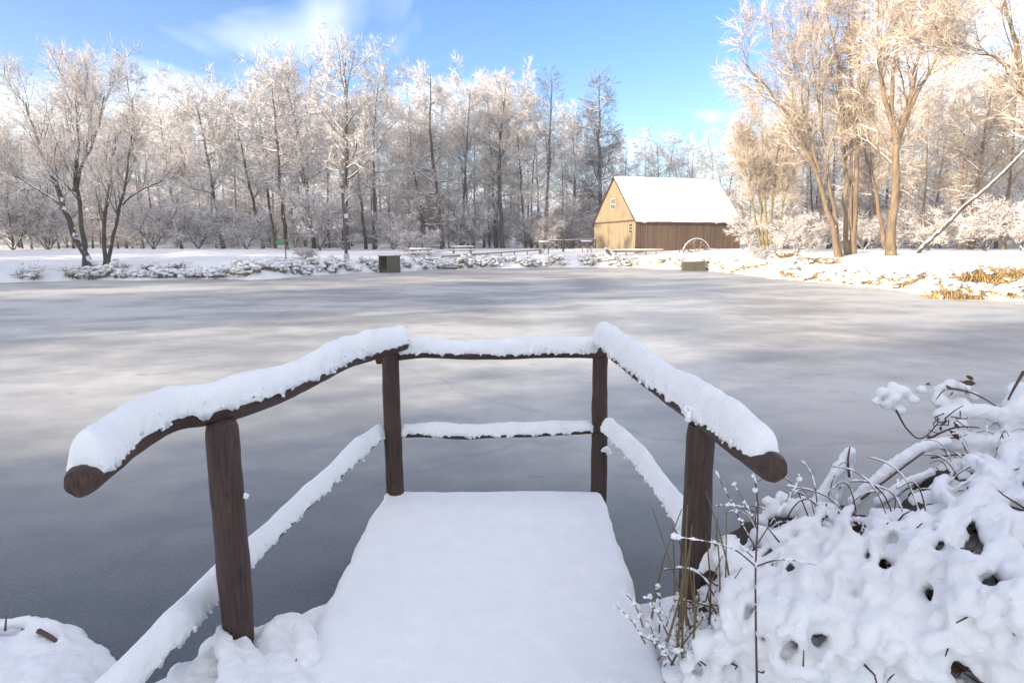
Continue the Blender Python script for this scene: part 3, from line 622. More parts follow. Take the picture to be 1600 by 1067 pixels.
# signpost
b = gp(446, 45); t = thing('signpost', 'thin signpost with two green direction boards', 'signpost'); t.location = b; h = at(446, 374, 45)[2] - b[2]
mb = MB(); tubes(mb, np.array([[0, 0, -.1], [0, 0, h]]), np.array([.045, .04]), 8, cap=True); mb.build('post', M_LOGW, t)
for x0, x1, z0, hh, mt in ((-.68, -.06, h - .2, .3, M_GREEN), (.05, .62, h - .08, .2, M_GREEN), (-.5, -.06, h - .52, .18, M_PALE)):
    mb = MB(); box(mb, ((x0 + x1) / 2, -.03, z0), (x1 - x0, .04, hh), rz=.12 if x0 < 0 else -.15); mb.build('sign_board', mt, t, smooth=False)
# open wooden box standing at the ice edge
b = atz(609, 426, 0); t = thing('outlet_box', 'open-sided weathered box standing at the ice edge', 'box'); t.location = (b[0], b[1], 0)
def rot(v, a): c, s = math.cos(a), math.sin(a); return np.array([v[0] * c - v[1] * s, v[0] * s + v[1] * c, v[2]])
RB = -.8
for (c, s, nm) in (((.0, .52, .6), (1.15, .07, 1.2), 'back_panel'), ((0, -.52, .6), (1.15, .07, 1.2), 'front_panel'), ((.58, 0, .6), (.07, .96, 1.2), 'side_panel'), ((0, 0, 1.235), (1.3, 1.16, .07), 'top_panel'), ((-.4, 0, .12), (.06, .95, .24), 'sill')):
    mb = MB(); box(mb, rot(c, -RB), s, rz=-RB); mb.build(nm, M_MOSS, t, smooth=False)
mb = MB(); box(mb, rot((0, 0, 1.31), -RB), (1.26, 1.12, .08), rz=-RB, taper=.06); mb.build('snow', M_SNOWFAR, t)
# picnic tables
def picnic(px, Yd, w, rz, lab):
    b = gp(px, Yd); t = thing('picnic_table', lab, 'table', 'snowy picnic tables on the far bank'); t.location = b; t.rotation_euler[2] = rz
    mb = MB(); box(mb, (0, 0, .75), (w, .75, .06)); mb.build('table_top', M_WOOD, t, False)
    mb = MB(); box(mb, (0, 0, .84), (w, .74, .12), taper=.04); mb.build('snow', M_SNOWFAR, t)
    for s in (-1, 1):
        mb = MB(); box(mb, (0, s * .68, .45), (w, .26, .05)); se = mb.build('seat', M_WOOD, t, False)
        mb = MB(); box(mb, (0, s * .68, .525), (w, .25, .1), taper=.04); mb.build('snow', M_SNOWFAR, se)
        for e in (-1, 1):
            mb = MB(); beam(mb, (e * w * .36, s * .62, 0), (e * w * .36, s * .2, .72), .07, .1); mb.build('leg', M_WOOD, t, False)
    for e in (-1, 1):
        mb = MB(); beam(mb, (e * w * .36, -.75, .4), (e * w * .36, .75, .4), .06, .1); mb.build('crossbar', M_WOOD, t, False)
picnic(657, 54, 1.9, .1, 'snowy picnic table just right of the open outlet box')
picnic(722, 57, 2.2, .2, 'snowy picnic table behind the left end of the long handrail')
# long handrail
t = thing('handrail', 'long low snow-topped wooden handrail running along the far bank', 'handrail'); A = at(690, 401, 55); B_ = at(846, 390.5, 62); t.location = A
mb = MB(); beam(mb, [0, 0, 0], B_ - A, .12, .1); rl = mb.build('rail', M_WOOD, t, False); mb = MB(); snow_on(mb, [0, 0, .05], B_ - A + [0, 0, .05], .16, .13); mb.build('snow', M_SNOWFAR, rl)
for k in range(8):
    p = (B_ - A) * (k + .15) / 7.3; mb = MB(); g = gz(*(A + p)[:2]) - A[2]; beam(mb, [p[0], p[1], g - .1], [p[0], p[1], p[2] - .05], .1, .1); mb.build('post', M_WOOD, t, False)
# gate frame at its end
b = gp(851, 62); t = thing('gate_frame', 'snow-capped square timber frame at the end of the long handrail', 'frame'); t.location = b; hh = at(851, 380, 62)[2] - b[2]
for x in (-.38, .38):
    mb = MB(); beam(mb, [x, 0, -.1], [x, 0, hh], .1, .1); mb.build('post', M_WOOD, t, False)
mb = MB(); beam(mb, [-.55, 0, hh + .05], [.5, 0, hh + .05], .14, .1); mb.build('lintel', M_WOOD, t, False)
mb = MB(); snow_on(mb, [-.55, 0, hh + .1], [.5, 0, hh + .1], .2, .13); mb.build('snow', M_SNOWFAR, t)
mb = MB(); beam(mb, [.3, 0, hh * .8], [-.3, 0, .1], .07, .08); mb.build('brace', M_WOOD, t, False)
# crossed fence
A = gp(857, 68); B_ = gp(930, 70); t = thing('crossed_fence', 'dark rustic fence with crossed rails left of the mill', 'fence'); t.location = A; d = B_ - A; n = 6
for k in range(n + 1):
    p = d * k / n; mb = MB(); beam(mb, p + [0, 0, -.1], p + [0, 0, 1.0], .1, .1); mb.build('post', M_LOG, t, False)
    if k < n:
        q = d * (k + 1) / n
        for a, b2 in ((.15, .85), (.85, .15)):
            mb = MB(); beam(mb, p + [0, .05 * (a > .5), a], q + [0, .05 * (a > .5), b2], .06, .09); mb.build('cross_rail', M_LOG, t, False)
mb = MB(); beam(mb, [0, 0, .98], d + [0, 0, .98], .09, .1); rl = mb.build('rail', M_LOG, t, False)
mb = MB(); snow_on(mb, [0, 0, 1.03], d + [0, 0, 1.03], .1, .05); mb.build('snow', M_SNOWFAR, rl)
b = gp(880, 66); t = thing('fence_post', 'single tall dark post standing before the crossed fence', 'post'); t.location = b
mb = MB(); tubes(mb, np.array([[0, 0, -.1], [0, 0, at(880, 368, 66)[2] - b[2]]]), np.array([.1, .09]), 8, cap=True); mb.build('post', M_LOG, t)
# braced stand by the mill
b = gp(916, 63); t = thing('timber_stand', 'snow-topped braced timber stand touching the left end of the mill', 'stand'); t.location = b; hh = at(916, 378, 63)[2] - b[2]
mb = MB(); box(mb, (0, 0, hh), (1.05, .6, .08)); mb.build('top', M_WOOD, t, False); mb = MB(); box(mb, (0, 0, hh + .1), (1.07, .62, .13), taper=.05); mb.build('snow', M_SNOWFAR, t)
for p, q in (((-.4, 0, 0), (-.4, 0, hh)), ((.15, -.1, 0), (.15, -.1, hh)), ((.6, 0, -.05), (.2, 0, hh)), ((-.3, -.1, hh * .45), (.4, -.1, hh * .45))):
    mb = MB(); beam(mb, p, q, .08, .09); mb.build('brace', M_WOOD, t, False)
# low rail and stump before the mill
t = thing('low_rail', 'low snow-covered rail lying before the mill gable', 'rail'); A = at(958, 393, 61); B_ = at(1036, 392, 61); t.location = A
mb = MB(); beam(mb, [0, 0, 0], B_ - A, .14, .16); rl = mb.build('rail', M_WOOD, t, False); mb = MB(); snow_on(mb, [0, 0, .08], B_ - A + [0, 0, .08], .2, .14); mb.build('snow', M_SNOWFAR, rl)
for k in range(5):
    p = (B_ - A) * (k + .3) / 5; mb = MB(); beam(mb, [p[0], p[1], gz(*(A + p)[:2]) - A[2] - .1], p - [0, 0, .08], .1, .1); mb.build('post', M_WOOD, t, False)
b = gp(951, 60); t = thing('snowy_stump', 'slanting snow-capped stump left of the low rail', 'stump'); t.location = b
mb = MB(); tubes(mb, np.array([[.2, 0, -.1], [0, 0, .3], [-.25, 0, .62]]), np.array([.17, .16, .15]), 10, cap=True); mb.build('trunk', M_WOOD, t)
mb = MB(); blobs(mb, [[-.27, 0, .7], [-.15, 0, .62]], np.array([[.2, .2, .13], [.18, .18, .12]]), jit=.1); mb.build('snow', M_SNOWFAR, t)
# sluice box at the shore
b = atz(1083, 423, 0); t = thing('sluice_box', 'mossy plank sluice box at the shore below the water wheel', 'box'); t.location = (b[0], b[1], 0)
for k in range(5):
    mb = MB(); box(mb, (-.62 + k * .31, -.4 + .012 * (k % 2), .33), (.3, .06, .74)); mb.build('plank', M_MOSS, t, False)
for s in (-1, 1):
    mb = MB(); box(mb, (s * .79, .05, .33), (.06, .95, .74)); mb.build('side_panel', M_MOSS, t, False)
mb = MB(); box(mb, (0, .05, .72), (1.66, 1.0, .06)); mb.build('lid', M_MOSS, t, False); mb = MB(); box(mb, (0, .05, .80), (1.6, .95, .12), taper=.06); mb.build('snow', M_SNOWFAR, t)
# plank landing step
b = atz(701, 421, 0); t = thing('landing_step', 'low wooden landing step at the ice edge below the handrail', 'step'); t.location = (b[0], b[1], 0)
for k in range(3):
    mb = MB(); box(mb, (0, .2 + k * .27, .16), (1.5, .25, .07)); mb.build('plank', M_WOOD, t, False)
for s in (-.6, .6):
    mb = MB(); box(mb, (s, .45, .05), (.12, .7, .14)); mb.build('bearer', M_WOOD, t, False)
mb = MB(); box(mb, (0, .5, .23), (1.46, .7, .06), taper=.05); mb.build('snow', M_SNOWFAR, t)

# ------------------------------------------------------------------ dry grass along the shore
rg = np.random.RandomState(21)
def tuft(mb, c, n, h, w, rng, mat=0):
    a = rng.rand(n) * 6.28; s = np.abs(rng.randn(n)) * .6 + .15; d = np.stack([np.cos(a) * s, np.sin(a) * s, np.ones(n)], 1); d = unit(d) * h * (.5 + .6 * rng.rand(n, 1))
    o = np.asarray(c) + np.stack([rng.randn(n) * w, rng.randn(n) * w, np.zeros(n)], 1); m = o + d * .6; e = d * .6; e[:, 2] -= h * .45 * rng.rand(n); e[:, :2] *= 1.5
    tubes(mb, np.stack([o, o + d * .35, m], 1), np.tile([.019, .017, .013], (n, 1)), 3, mat); spikes(mb, m, e, .011, mat)
mb = MB(); sb = MB()
sh = PN[:18]; seg = np.linalg.norm(np.diff(sh, axis=0), axis=1); cs = np.concatenate([[0], np.cumsum(seg)])
for k in range(800):
    s = rg.rand() * cs[-1]; x = np.interp(s, cs, sh[:, 0]); y = np.interp(s, cs, sh[:, 1])
    if fbm(np.array([x, y, 3.]), .35, 2) < (-.32 if x < 4 else -.4): continue
    i = min(np.searchsorted(cs, s) - 1, len(seg) - 1); e = sh[i + 1] - sh[i]; nrm = np.array([-e[1], e[0]]) / np.hypot(*e); off = .2 + abs(rg.randn()) * .8
    x += nrm[0] * off; y += nrm[1] * off; z = gz(x, y)
    for _ in range(8):
        if z > .07: break
        x += nrm[0] * .3; y += nrm[1] * .3; z = gz(x, y)
    hh = .32 + .5 * rg.rand()
    tuft(mb, (x, y, z - .05), 15, hh, .14, rg, 0 if (x > 4 or rg.rand() < .35) else 1)
    nb = rg.randint(3, 8); c = np.array([x, y, z + hh * .42]) + np.stack([rg.randn(nb) * .25, rg.randn(nb) * .2, rg.randn(nb) * .1], 1)
    blobs(sb, c, np.stack([.10 + .16 * rg.rand(nb), .1 + .12 * rg.rand(nb), .05 + .07 * rg.rand(nb)], 1), 0, .3, rg)
g = tag(mb.build('shore_grass', [M_GRASS, M_TW_D], smooth=False), 'dry ochre and dark grass fringing the far shore', 'grass', kind='stuff')
tag(sb.build('snow', M_SNOWFAR, g), kind='stuff')
for k, (px, py, lab, sc) in enumerate([(1560, 452, 'big ochre sedge tussock at the right frame edge of the shore', 1.5), (1505, 452, 'brown ochre sedge tussock left of the biggest one', 1.2), (1270, 425, 'brown grassy tussock hanging over the ice in the middle of the right bank', 1.2), (1225, 418, 'dark brown tussock on the right bank nearest the sluice box', 1.1)]):
    p = atz(px, py, .35); t = thing('sedge_tussock', lab, 'tussock', 'sedge tussocks on the right bank'); z = gz(p[0], p[1]); t.location = (p[0], p[1], z - .05)
    mb, sb = MB(), MB()
    for q in range(11): tuft(mb, (rg.randn() * .5 * sc, rg.randn() * .25 * sc, 0), 40, (.5 + .2 * rg.rand()) * sc, .13, rg)
    nb = 34; blobs(sb, np.stack([rg.randn(nb) * .6 * sc, rg.randn(nb) * .28 * sc, (.12 + .35 * rg.rand(nb)) * sc], 1), np.stack([.08 + .12 * rg.rand(nb), .08 + .1 * rg.rand(nb), .05 + .05 * rg.rand(nb)], 1), 0, .3, rg)
    tag(mb.build('blades', M_GRASS, t, False), kind='stuff'); tag(sb.build('snow', M_SNOWFAR, t), kind='stuff')

# ------------------------------------------------------------------ the jetty
DZ = .45
jet = thing('jetty', 'snow-covered wooden jetty with rough log railings in the foreground', 'jetty'); jet.location = (0, 2, 0)
J0 = np.array([0, 2.0, 0])
x0, x1, y0, y1 = -.87, .615, -1.6, 3.86
mb = MB(); box(mb, np.array([(x0 + x1) / 2, (y0 + y1) / 2, DZ - .15]) - J0, (x1 - x0 - .05, y1 - y0 - .05, .07)); mb.build('deck', M_LOG, jet, False)
for x in (x0 + .18, x1 - .18):
    mb = MB(); box(mb, np.array([x, (y0 + y1) / 2, DZ - .27]) - J0, (.13, y1 - y0 - .2, .16)); mb.build('stringer', M_LOG, jet, False)
u = np.linspace(0, 1, 100); vv = np.linspace(0, 1, 290); U, V = np.meshgrid(u, vv); GX = x0 + (x1 - x0) * U; GY = y0 + (y1 - y0) * V
d = np.minimum(np.minimum(GX - x0, x1 - GX), y1 - GY); Pn = np.stack([GX, GY, 0 * GX], -1)
hh = .12 * np.sqrt(np.clip(1 - (1 - np.clip(d / .075, 0, 1)) ** 2, 0, 1)); GZ = DZ - .12 + hh + (.014 * fbm(Pn, 1.6, 3) + .006 * fbm(Pn, 9, 3)) * np.clip(d / .1, 0, 1)
ed = (1 - np.clip(d / .12, 0, 1)); GX = GX + ed * .04 * fbm(Pn + 4, 6, 4) + ed * .02 * fbm(Pn + 9, 1.2, 2); GY = GY + ed * .04 * fbm(Pn + 7, 5, 4)
mb = MB(); ny, nx = GX.shape; ii, jj = np.meshgrid(np.arange(ny - 1), np.arange(nx - 1), indexing='ij'); q = (ii * nx + jj).ravel()
mb.add(np.stack([GX, GY, GZ], -1).reshape(-1, 3) - J0, np.stack([q, q + 1, q + nx + 1, q + nx], 1)); mb.build('deck_snow', M_SNOW, jet)
crumb_r = np.random.RandomState(77)
def log(name, path, rad, k=20, n=90, seed=0, mat=None, wob=.12):
    """irregular round log through 3-D points; radii along"""
    P = resample(path, n); r = np.interp(np.linspace(0, 1, n), np.linspace(0, 1, len(rad)), rad)
    T, A, B = frames(P[None]); a = np.arange(k) * 2 * math.pi / k
    ring = np.cos(a)[None, :, None] * A[0][:, None] + np.sin(a)[None, :, None] * B[0][:, None]
    Q = P[:, None] + ring * r[:, None, None]; nz = 1 + wob * fbm(np.stack([np.broadcast_to(np.cos(a) * 1.2, (n, k)), np.broadcast_to(np.sin(a) * 1.2, (n, k)), np.broadcast_to((np.linspace(0, 1, n) * np.linalg.norm(P[-1] - P[0]) * 4)[:, None] + seed * 7.7, (n, k))], -1), 1.5, 3)
    e = np.ones(n); e[0] = e[-1] = .86; e[1] = e[-2] = .97
    Q = P[:, None] + ring * (r * e)[:, None, None] * nz[..., None]
    mb = MB(); i = (np.arange(n - 1) * k)[:, None]; j = np.arange(k)[None]; j2 = (j + 1) % k
    sl = np.concatenate([[0], np.cumsum(np.linalg.norm(np.diff(P, axis=0), axis=1))])
    uv = np.stack([np.broadcast_to(np.abs(a - math.pi) / math.pi + seed, (n, k)), np.broadcast_to(sl[:, None] + seed, (n, k))], -1).reshape(-1, 2)
    mb.add((Q - J0).reshape(-1, 3), np.stack([i + j, i + j2, i + k + j2, i + k + j], -1).reshape(-1, 4), 0, uv)
    for en in (0, n - 1):
        vv_ = np.concatenate([Q[en], P[en:en + 1] + (P[en] - P[1 if en == 0 else -2]) * .3]) - J0; jq = np.arange(k); tr = np.stack([jq, (jq + 1) % k, np.full(k, k)], 1)
        mb.add(vv_, tr if en else tr[:, ::-1], 0, np.concatenate([np.stack([np.cos(a), np.sin(a)], 1) * .2 + seed, [[seed, seed]]]))
    return mb.build(name, mat or M_LOG, jet), P, r
def cap_snow(P, r, w, h, parent, seed, t0=0., t1=1., rag=1.):
    """ragged cap of settled snow along the top of a log"""
    n0 = len(P); L = np.linalg.norm(np.diff(P, axis=0), axis=1).sum() * (t1 - t0); n = max(40, int(L / .007)); k = 44
    tt = np.linspace(t0, t1, n) * (n0 - 1); C = np.stack([np.interp(tt, np.arange(n0), P[:, i]) for i in range(3)], 1); rr = np.interp(tt, np.arange(n0), r)
    ww = np.interp(np.linspace(0, 1, n), np.linspace(0, 1, len(w)), w); hh_ = np.interp(np.linspace(0, 1, n), np.linspace(0, 1, len(h)), h)
    T = np.gradient(C, axis=0); T = unit(T); S = unit(np.cross(T, [0, 0, 1.0])); Nn = np.cross(S, T)
    sl = np.linspace(0, L, n); endd = np.minimum(sl, L - sl); er = np.sqrt(np.clip(1 - (1 - np.clip(endd / .055, 0, 1)) ** 2, 0.0, 1)) * .97 + .03
    a = np.arange(k) * 2 * math.pi / k; ca, sa = np.cos(a), np.sin(a)
    ww = ww * .96; hh_ = hh_ * 1.36; lump = 1 + .34 * fbm(np.stack([sl * 3.2, sl * 0 + seed, sl * 0], 1), 1, 3)
    X_ = ca[None] * (ww * er)[:, None] * (1 + .06 * np.minimum(sa, 0)[None])
    up = np.where(sa > 0, np.abs(sa) ** .85, 0)[None] * (hh_ * er * lump)[:, None]; dn = np.where(sa < 0, np.abs(sa), 0)[None] * (rr * .25)[:, None] * -1
    # the two flanks hang unevenly down over the log
    base = .45 * rr[:, None]; Z_ = base + up + dn
    Q = C[:, None] + S[:, None] * X_[..., None] + Nn[:, None] * Z_[..., None] * .35 + np.array([0, 0, 1.0]) * Z_[..., None] * .65
    side = np.exp(-((sa - .02) / .35) ** 2)[None]
    jag = fbm(Q * 1.0 + seed, 26, 3)
    Q[..., 2] += side * (jag * .05 * rag - .002); out = unit(Q - (C + [0, 0, .02])[:, None])
    Q += out * (fbm(Q + seed, 7, 2) * .014 + fbm(Q + seed, 20, 2) * .006 + fbm(Q + seed, 75, 2) * .008 * (.22 + side * 1.2))[..., None]
    mb = MB(); i = (np.arange(n - 1) * k)[:, None]; j = np.arange(k)[None]; j2 = (j + 1) % k
    mb.add((Q - J0).reshape(-1, 3), np.stack([i + j, i + j2, i + k + j2, i + k + j], -1).reshape(-1, 4))
    for en in (0, n - 1):
        jq = np.arange(k); tr = np.stack([jq, (jq + 1) % k, np.full(k, k)], 1); mb.add(np.concatenate([Q[en], Q[en].mean(0)[None]]) - J0, tr if en else tr[:, ::-1])
    m = int(L * 80); e = crumb_r.randint(0, n, m); js = np.where(crumb_r.rand(m) < .5, crumb_r.randint(-3, 3, m) % k, crumb_r.randint(k // 2 - 2, k // 2 + 4, m))
    blobs(mb, Q[e, js] - J0 + crumb_r.randn(m, 3) * .003, .0035 + .006 * crumb_r.rand(m), 0, .25, crumb_r)
    return mb.build('snow', M_SNOWC, parent)
ZR = DZ + .96
def post(px_top, py_top, zt, px_bot, rad, seed, zb=None):
    p = atz(px_top, py_top, ZR); p[2] = zt; q = p.copy(); q[2] = -.3; q[0] += px_bot
    return log('post', [q, (p + q) / 2 + [.004, 0, 0], p], rad, 22, 70, seed, wob=.16), p
(lp, _, _), LN = post(345, 647, ZR - .03, .0, [.062, .061, .060], 1)
(rp, _, _), RN = post(1096, 650, ZR - .03, .0, [.056, .056, .055], 2)
(lf, _, _), LF = post(609, 543, ZR - .02, .0, [.058, .056, .053], 3)
(rf, _, _), RF = post(938, 540, ZR - .02, .012, [.056, .054, .048], 4)
# top rails
path = [atz(122, 757, ZR), atz(165, 722, ZR), atz(215, 682, ZR + .005), atz(268, 652, ZR + .012), atz(335, 648, ZR - .005), atz(410, 622, ZR), atz(480, 596, ZR + .01), atz(530, 568, ZR + .02), atz(580, 553, ZR + .015), atz(632, 538, ZR + .02)]
o, P, r = log('top_rail', path, [.042, .042, .043, .046, .041, .038, .038, .038], 24, 160, 5, wob=.22)
cap_snow(P, r, [.050, .054, .056, .054, .054, .056, .058], [.075, .09, .088, .08, .088, .095, .10], o, 1.3, .012, 1.0)
path = [atz(938, 536, ZR + .03), atz(985, 572, ZR + .015), atz(1040, 612, ZR + .01), atz(1095, 650, ZR + .0), atz(1150, 690, ZR), atz(1212, 734, ZR - .005)]
o, P, r = log('top_rail', path, [.036, .038, .04, .041, .042, .042], 24, 160, 6, wob=.2)
cap_snow(P, r, [.060, .060, .058, .056, .056, .052], [.10, .095, .09, .085, .08, .065], o, 7.1, -.0, .985)
yc = (LF[1] + RF[1]) / 2
path = [at(588, 563, yc), at(640, 552, yc), at(700, 553, yc), at(780, 555, yc), at(860, 551, yc), at(945, 553, yc)]
o, P, r = log('top_rail', path, [.028, .03, .032, .03, .03, .03], 20, 110, 7, wob=.22); cap_snow(P, r, [.05, .056, .055, .054, .052], [.07, .068, .065, .07, .066], o, 3.9, .1, .97)
path = [at(600, 680, yc), at(660, 676, yc), at(715, 681, yc), at(770, 678, yc), at(850, 677, yc), at(938, 671, yc)]
o, P, r = log('lower_rail', path, [.024, .025, .027, .022, .022, .022], 18, 110, 8, wob=.25); cap_snow(P, r, [.046, .048, .047, .046], [.042, .05, .048, .045], o, 9.2, .07, .97)
ZL = DZ + .40
path = [at(603, 674, 3.85), at(560, 710, 3.6), at(480, 785, 3.02), at(392, 872, 2.53), at(335, 930, 2.38), at(240, 1030, 2.02), at(120, 1150, 1.76)]
o, P, r = log('lower_rail', path, [.026, .026, .027, .028, .03], 18, 150, 9, wob=.25); cap_snow(P, r, [.05, .05, .052, .056, .056], [.06, .06, .06, .065, .07], o, 11.7, .01, 1.)
path = [atz(945, 672, ZL + .03), atz(985, 705, ZL + .02), atz(1030, 762, ZL), atz(1078, 830, ZL - .02), atz(1110, 900, ZL - .05)]
o, P, r = log('lower_rail', path, [.026, .025, .026, .027], 18, 110, 10, wob=.25); cap_snow(P, r, [.05, .05, .05, .052], [.06, .06, .06, .06], o, 13.1, .01, 1.)
# lumps of snow caught on the posts
def lump(cs, rs, nm='snow', par=None, seed=0):
    mb = MB(); rng = np.random.RandomState(seed); C, R_ = [], []
    for c, r in zip(cs, rs):
        for _ in range(9): C.append(np.asarray(c) + rng.randn(3) * r * .45); R_.append(r * (.45 + .4 * rng.rand()))
    blobs(mb, np.array(C) - J0, np.array(R_), 0, .2, rng); return mb.build(nm, M_SNOW, par or jet)
front_off = np.array([0, -.055, 0])
lump([at(947, 702, RF[1] - .05), at(951, 708, RF[1] - .04)], [.022, .018], par=rf, seed=1)
lump([at(604, 775, LF[1] - .055)], [.016], par=lf, seed=2); lump([at(1078, 640, RN[1] - .04), at(1076, 652, RN[1] - .05)], [.02, .018], par=rp, seed=3)
lump([at(384, 775, LN[1])], [.012], par=lp, seed=4)

# ------------------------------------------------------------------ snow heaps and the snowed-under bush, fused from soft lumps
def fuse(mb, voxel, name, mat, parent, amp=.012, smooth=4, off=None):
    me = mb.mesh('tmp', mat); o = bpy.data.objects.new('tmp', me); COL.objects.link(o)
    m = o.modifiers.new('r', 'REMESH'); m.mode = 'VOXEL'; m.voxel_size = voxel
    s = o.modifiers.new('s', 'SMOOTH'); s.factor = .5; s.iterations = smooth
    dg = bpy.context.evaluated_depsgraph_get(); e = bpy.data.meshes.new_from_object(o.evaluated_get(dg)); bpy.data.objects.remove(o)
    v = np.empty(len(e.vertices) * 3); e.vertices.foreach_get('co', v); v = v.reshape(-1, 3); nn = np.empty(len(v) * 3); e.vertices.foreach_get('normal', nn); nn = nn.reshape(-1, 3)
    v = v + nn * (fbm(v, 14, 3) * amp * 1.5 + fbm(v, 48, 2) * amp * .8 + fbm(v, 95, 1) * amp * .6)[:, None]
    e.vertices.foreach_set('co', v.ravel()); e.polygons.foreach_set('use_smooth', np.ones(len(e.polygons), bool)); e.materials.clear(); e.materials.append(mat); e.update()
    return link(name, e, parent)
def usph(mb, c, r, n=10):
    th = np.linspace(0, math.pi, n); ph = np.arange(2 * n) * math.pi / n; r = np.broadcast_to(r, 3)
    V = np.stack([np.outer(np.sin(th), np.cos(ph)), np.outer(np.sin(th), np.sin(ph)), np.outer(np.cos(th), np.ones(2 * n))], -1) * r + np.asarray(c)
    i = (np.arange(n - 1) * 2 * n)[:, None]; j = np.arange(2 * n)[None]; j2 = (j + 1) % (2 * n)
    mb.add(V.reshape(-1, 3), np.stack([i + j, i + 2 * n + j, i + 2 * n + j2, i + j2], -1).reshape(-1, 4))
def stube(mb, pts, rad, n=24, k=10):
    P = resample(pts, n); r = np.interp(np.linspace(0, 1, n), np.linspace(0, 1, len(rad)), rad)
    tubes(mb, P, r, k, cap=True); usph(mb, P[0], r[0], 6); usph(mb, P[-1], r[-1], 6)

rb = np.random.RandomState(3)
bush = thing('snowed_bush', 'large bramble bush buried in snow right of the jetty', 'bush'); BB = np.array([2.0, 2.5, 0.3]); bush.location = BB
def zsurf(px, py): return .76 + .30 * (px - 1100) / 500 + .09 * float(fbm(np.array([px / 95., py / 75., 5.]), 1, 2)) - (.30 * ((py - 880) / 200.) ** 2 if py > 880 else 0.)
edge = [(1050, 1085), (1085, 1020), (1112, 975), (1132, 890), (1180, 835), (1240, 800), (1290, 775), (1345, 785), (1400, 800), (1450, 790), (1490, 730), (1560, 680), (1640, 650), (2000, 640)]
ex, ey = zip(*edge)
sm = MB(); lit = MB()
for k in range(430):         # pads of snow low in the bush, with gaps
    px = 1060 + 860 * rb.rand(); ty = np.interp(px, ex, ey); py = ty + 14 + (1230 - ty) * rb.rand() ** 1.15
    if fbm(np.array([px / 55., py / 45., 2.]), 1, 2) < -.34: continue
    c = atz(px, py, zsurf(px, py) - .075 + .03 * rb.randn()); s = .04 + .035 * rb.rand(); usph(sm, c, (s * 1.5, s * 1.5, s * .7), 7)
for k in range(680):         # snow lying along arching and drooping canes
    px = 1075 + 820 * rb.rand(); ty = np.interp(px, ex, ey); py = ty + 18 + (1150 - ty) * rb.rand() ** 1.1
    low = py > 900; an = math.radians((rb.choice([80, 100, 120]) if low else rb.choice([120, 150, 60, 190, 100])) + 20 * rb.randn()); Lp = (35 + 75 * rb.rand()); lift = .005 + .05 * rb.rand(); pts = []
    cv = 18 * rb.randn()
    for q in range(5):
        u = q / 4; x_ = px + math.cos(an) * Lp * (u - .3) + cv * math.sin(3.1 * u); y_ = max(py + math.sin(an) * Lp * (u - .3), np.interp(px + math.cos(an) * Lp * (u - .3), ex, ey) + 6)
        pts.append(atz(x_, y_, zsurf(x_, y_) + .035 * math.sin(u * 3.1) + .012 * rb.randn() + lift))
    rr_ = .009 + .021 * rb.rand() ** 1.6; stube(sm, pts, np.array([.6, 1, 1.2, .9, .5]) * rr_ * (1 + .35 * rb.randn(5)).clip(.5, 1.7), 14, 7)
for pts, rad, D in [
        ([(1275, 790), (1300, 745), (1328, 706)], [.035, .03, .028], 2.75), ([(1300, 790), (1322, 740), (1330, 712)], [.03, .026, .022], 2.78),
        ([(1335, 785), (1385, 735), (1440, 697), (1478, 690)], [.032, .034, .032, .028], 2.95), ([(1375, 785), (1420, 752), (1455, 738)], [.03, .026, .018], 2.85),
        ([(1470, 650), (1500, 640), (1545, 642), (1600, 665)], [.035, .042, .045, .05], 3.1), ([(1600, 610), (1570, 650), (1555, 690)], [.04, .045, .05], 3.15),
        ([(1480, 690), (1520, 700), (1580, 690), (1640, 700)], [.06, .07, .08, .09], 3.05), ([(1465, 750), (1500, 735), (1560, 740), (1640, 730)], [.06, .08, .09, .1], 2.95),
        ([(1200, 800), (1250, 790), (1300, 800)], [.03, .04, .04], 2.65), ([(1125, 960), (1120, 900), (1140, 850)], [.04, .045, .04], 2.2), ([(1130, 870), (1170, 900), (1200, 960)], [.05, .05, .05], 2.15)]:
    stube(sm, [at(x, y, D) for x, y in pts], rad)
for px, py, D, s in [(1378, 612, 3.2, .028), (1395, 605, 3.22, .026), (1412, 612, 3.2, .03), (1428, 625, 3.18, .026), (1385, 632, 3.2, .026), (1405, 640, 3.2, .028), (1440, 610, 3.22, .024), (1368, 628, 3.2, .02), (1395, 622, 3.2, .032),
        (1468, 608, 3.2, .026), (1485, 602, 3.2, .03), (1505, 606, 3.2, .028), (1520, 618, 3.2, .024), (1470, 625, 3.18, .035), (1500, 630, 3.15, .035), (1590, 610, 3.2, .05), (1600, 640, 3.1, .08), (1540, 690, 3.1, .07), (1490, 665, 3.1, .05), (1520, 760, 2.95, .12), (1590, 760, 2.95, .14), (1450, 800, 2.8, .1),
        (1222, 775, 2.5, .022), (1198, 782, 2.5, .02), (1210, 795, 2.5, .03), (1255, 778, 2.6, .018), (1235, 795, 2.55, .03), (1190, 812, 2.5, .028)]:
    usph(sm, at(px, py, D), (s * 1.25, s * 1.25, s * 1.05), 8)
bs = [0]
for m_ in sm.v: m_ -= BB
fuse(sm, .012, 'snow', M_SNOWC, bush, .010, 1)
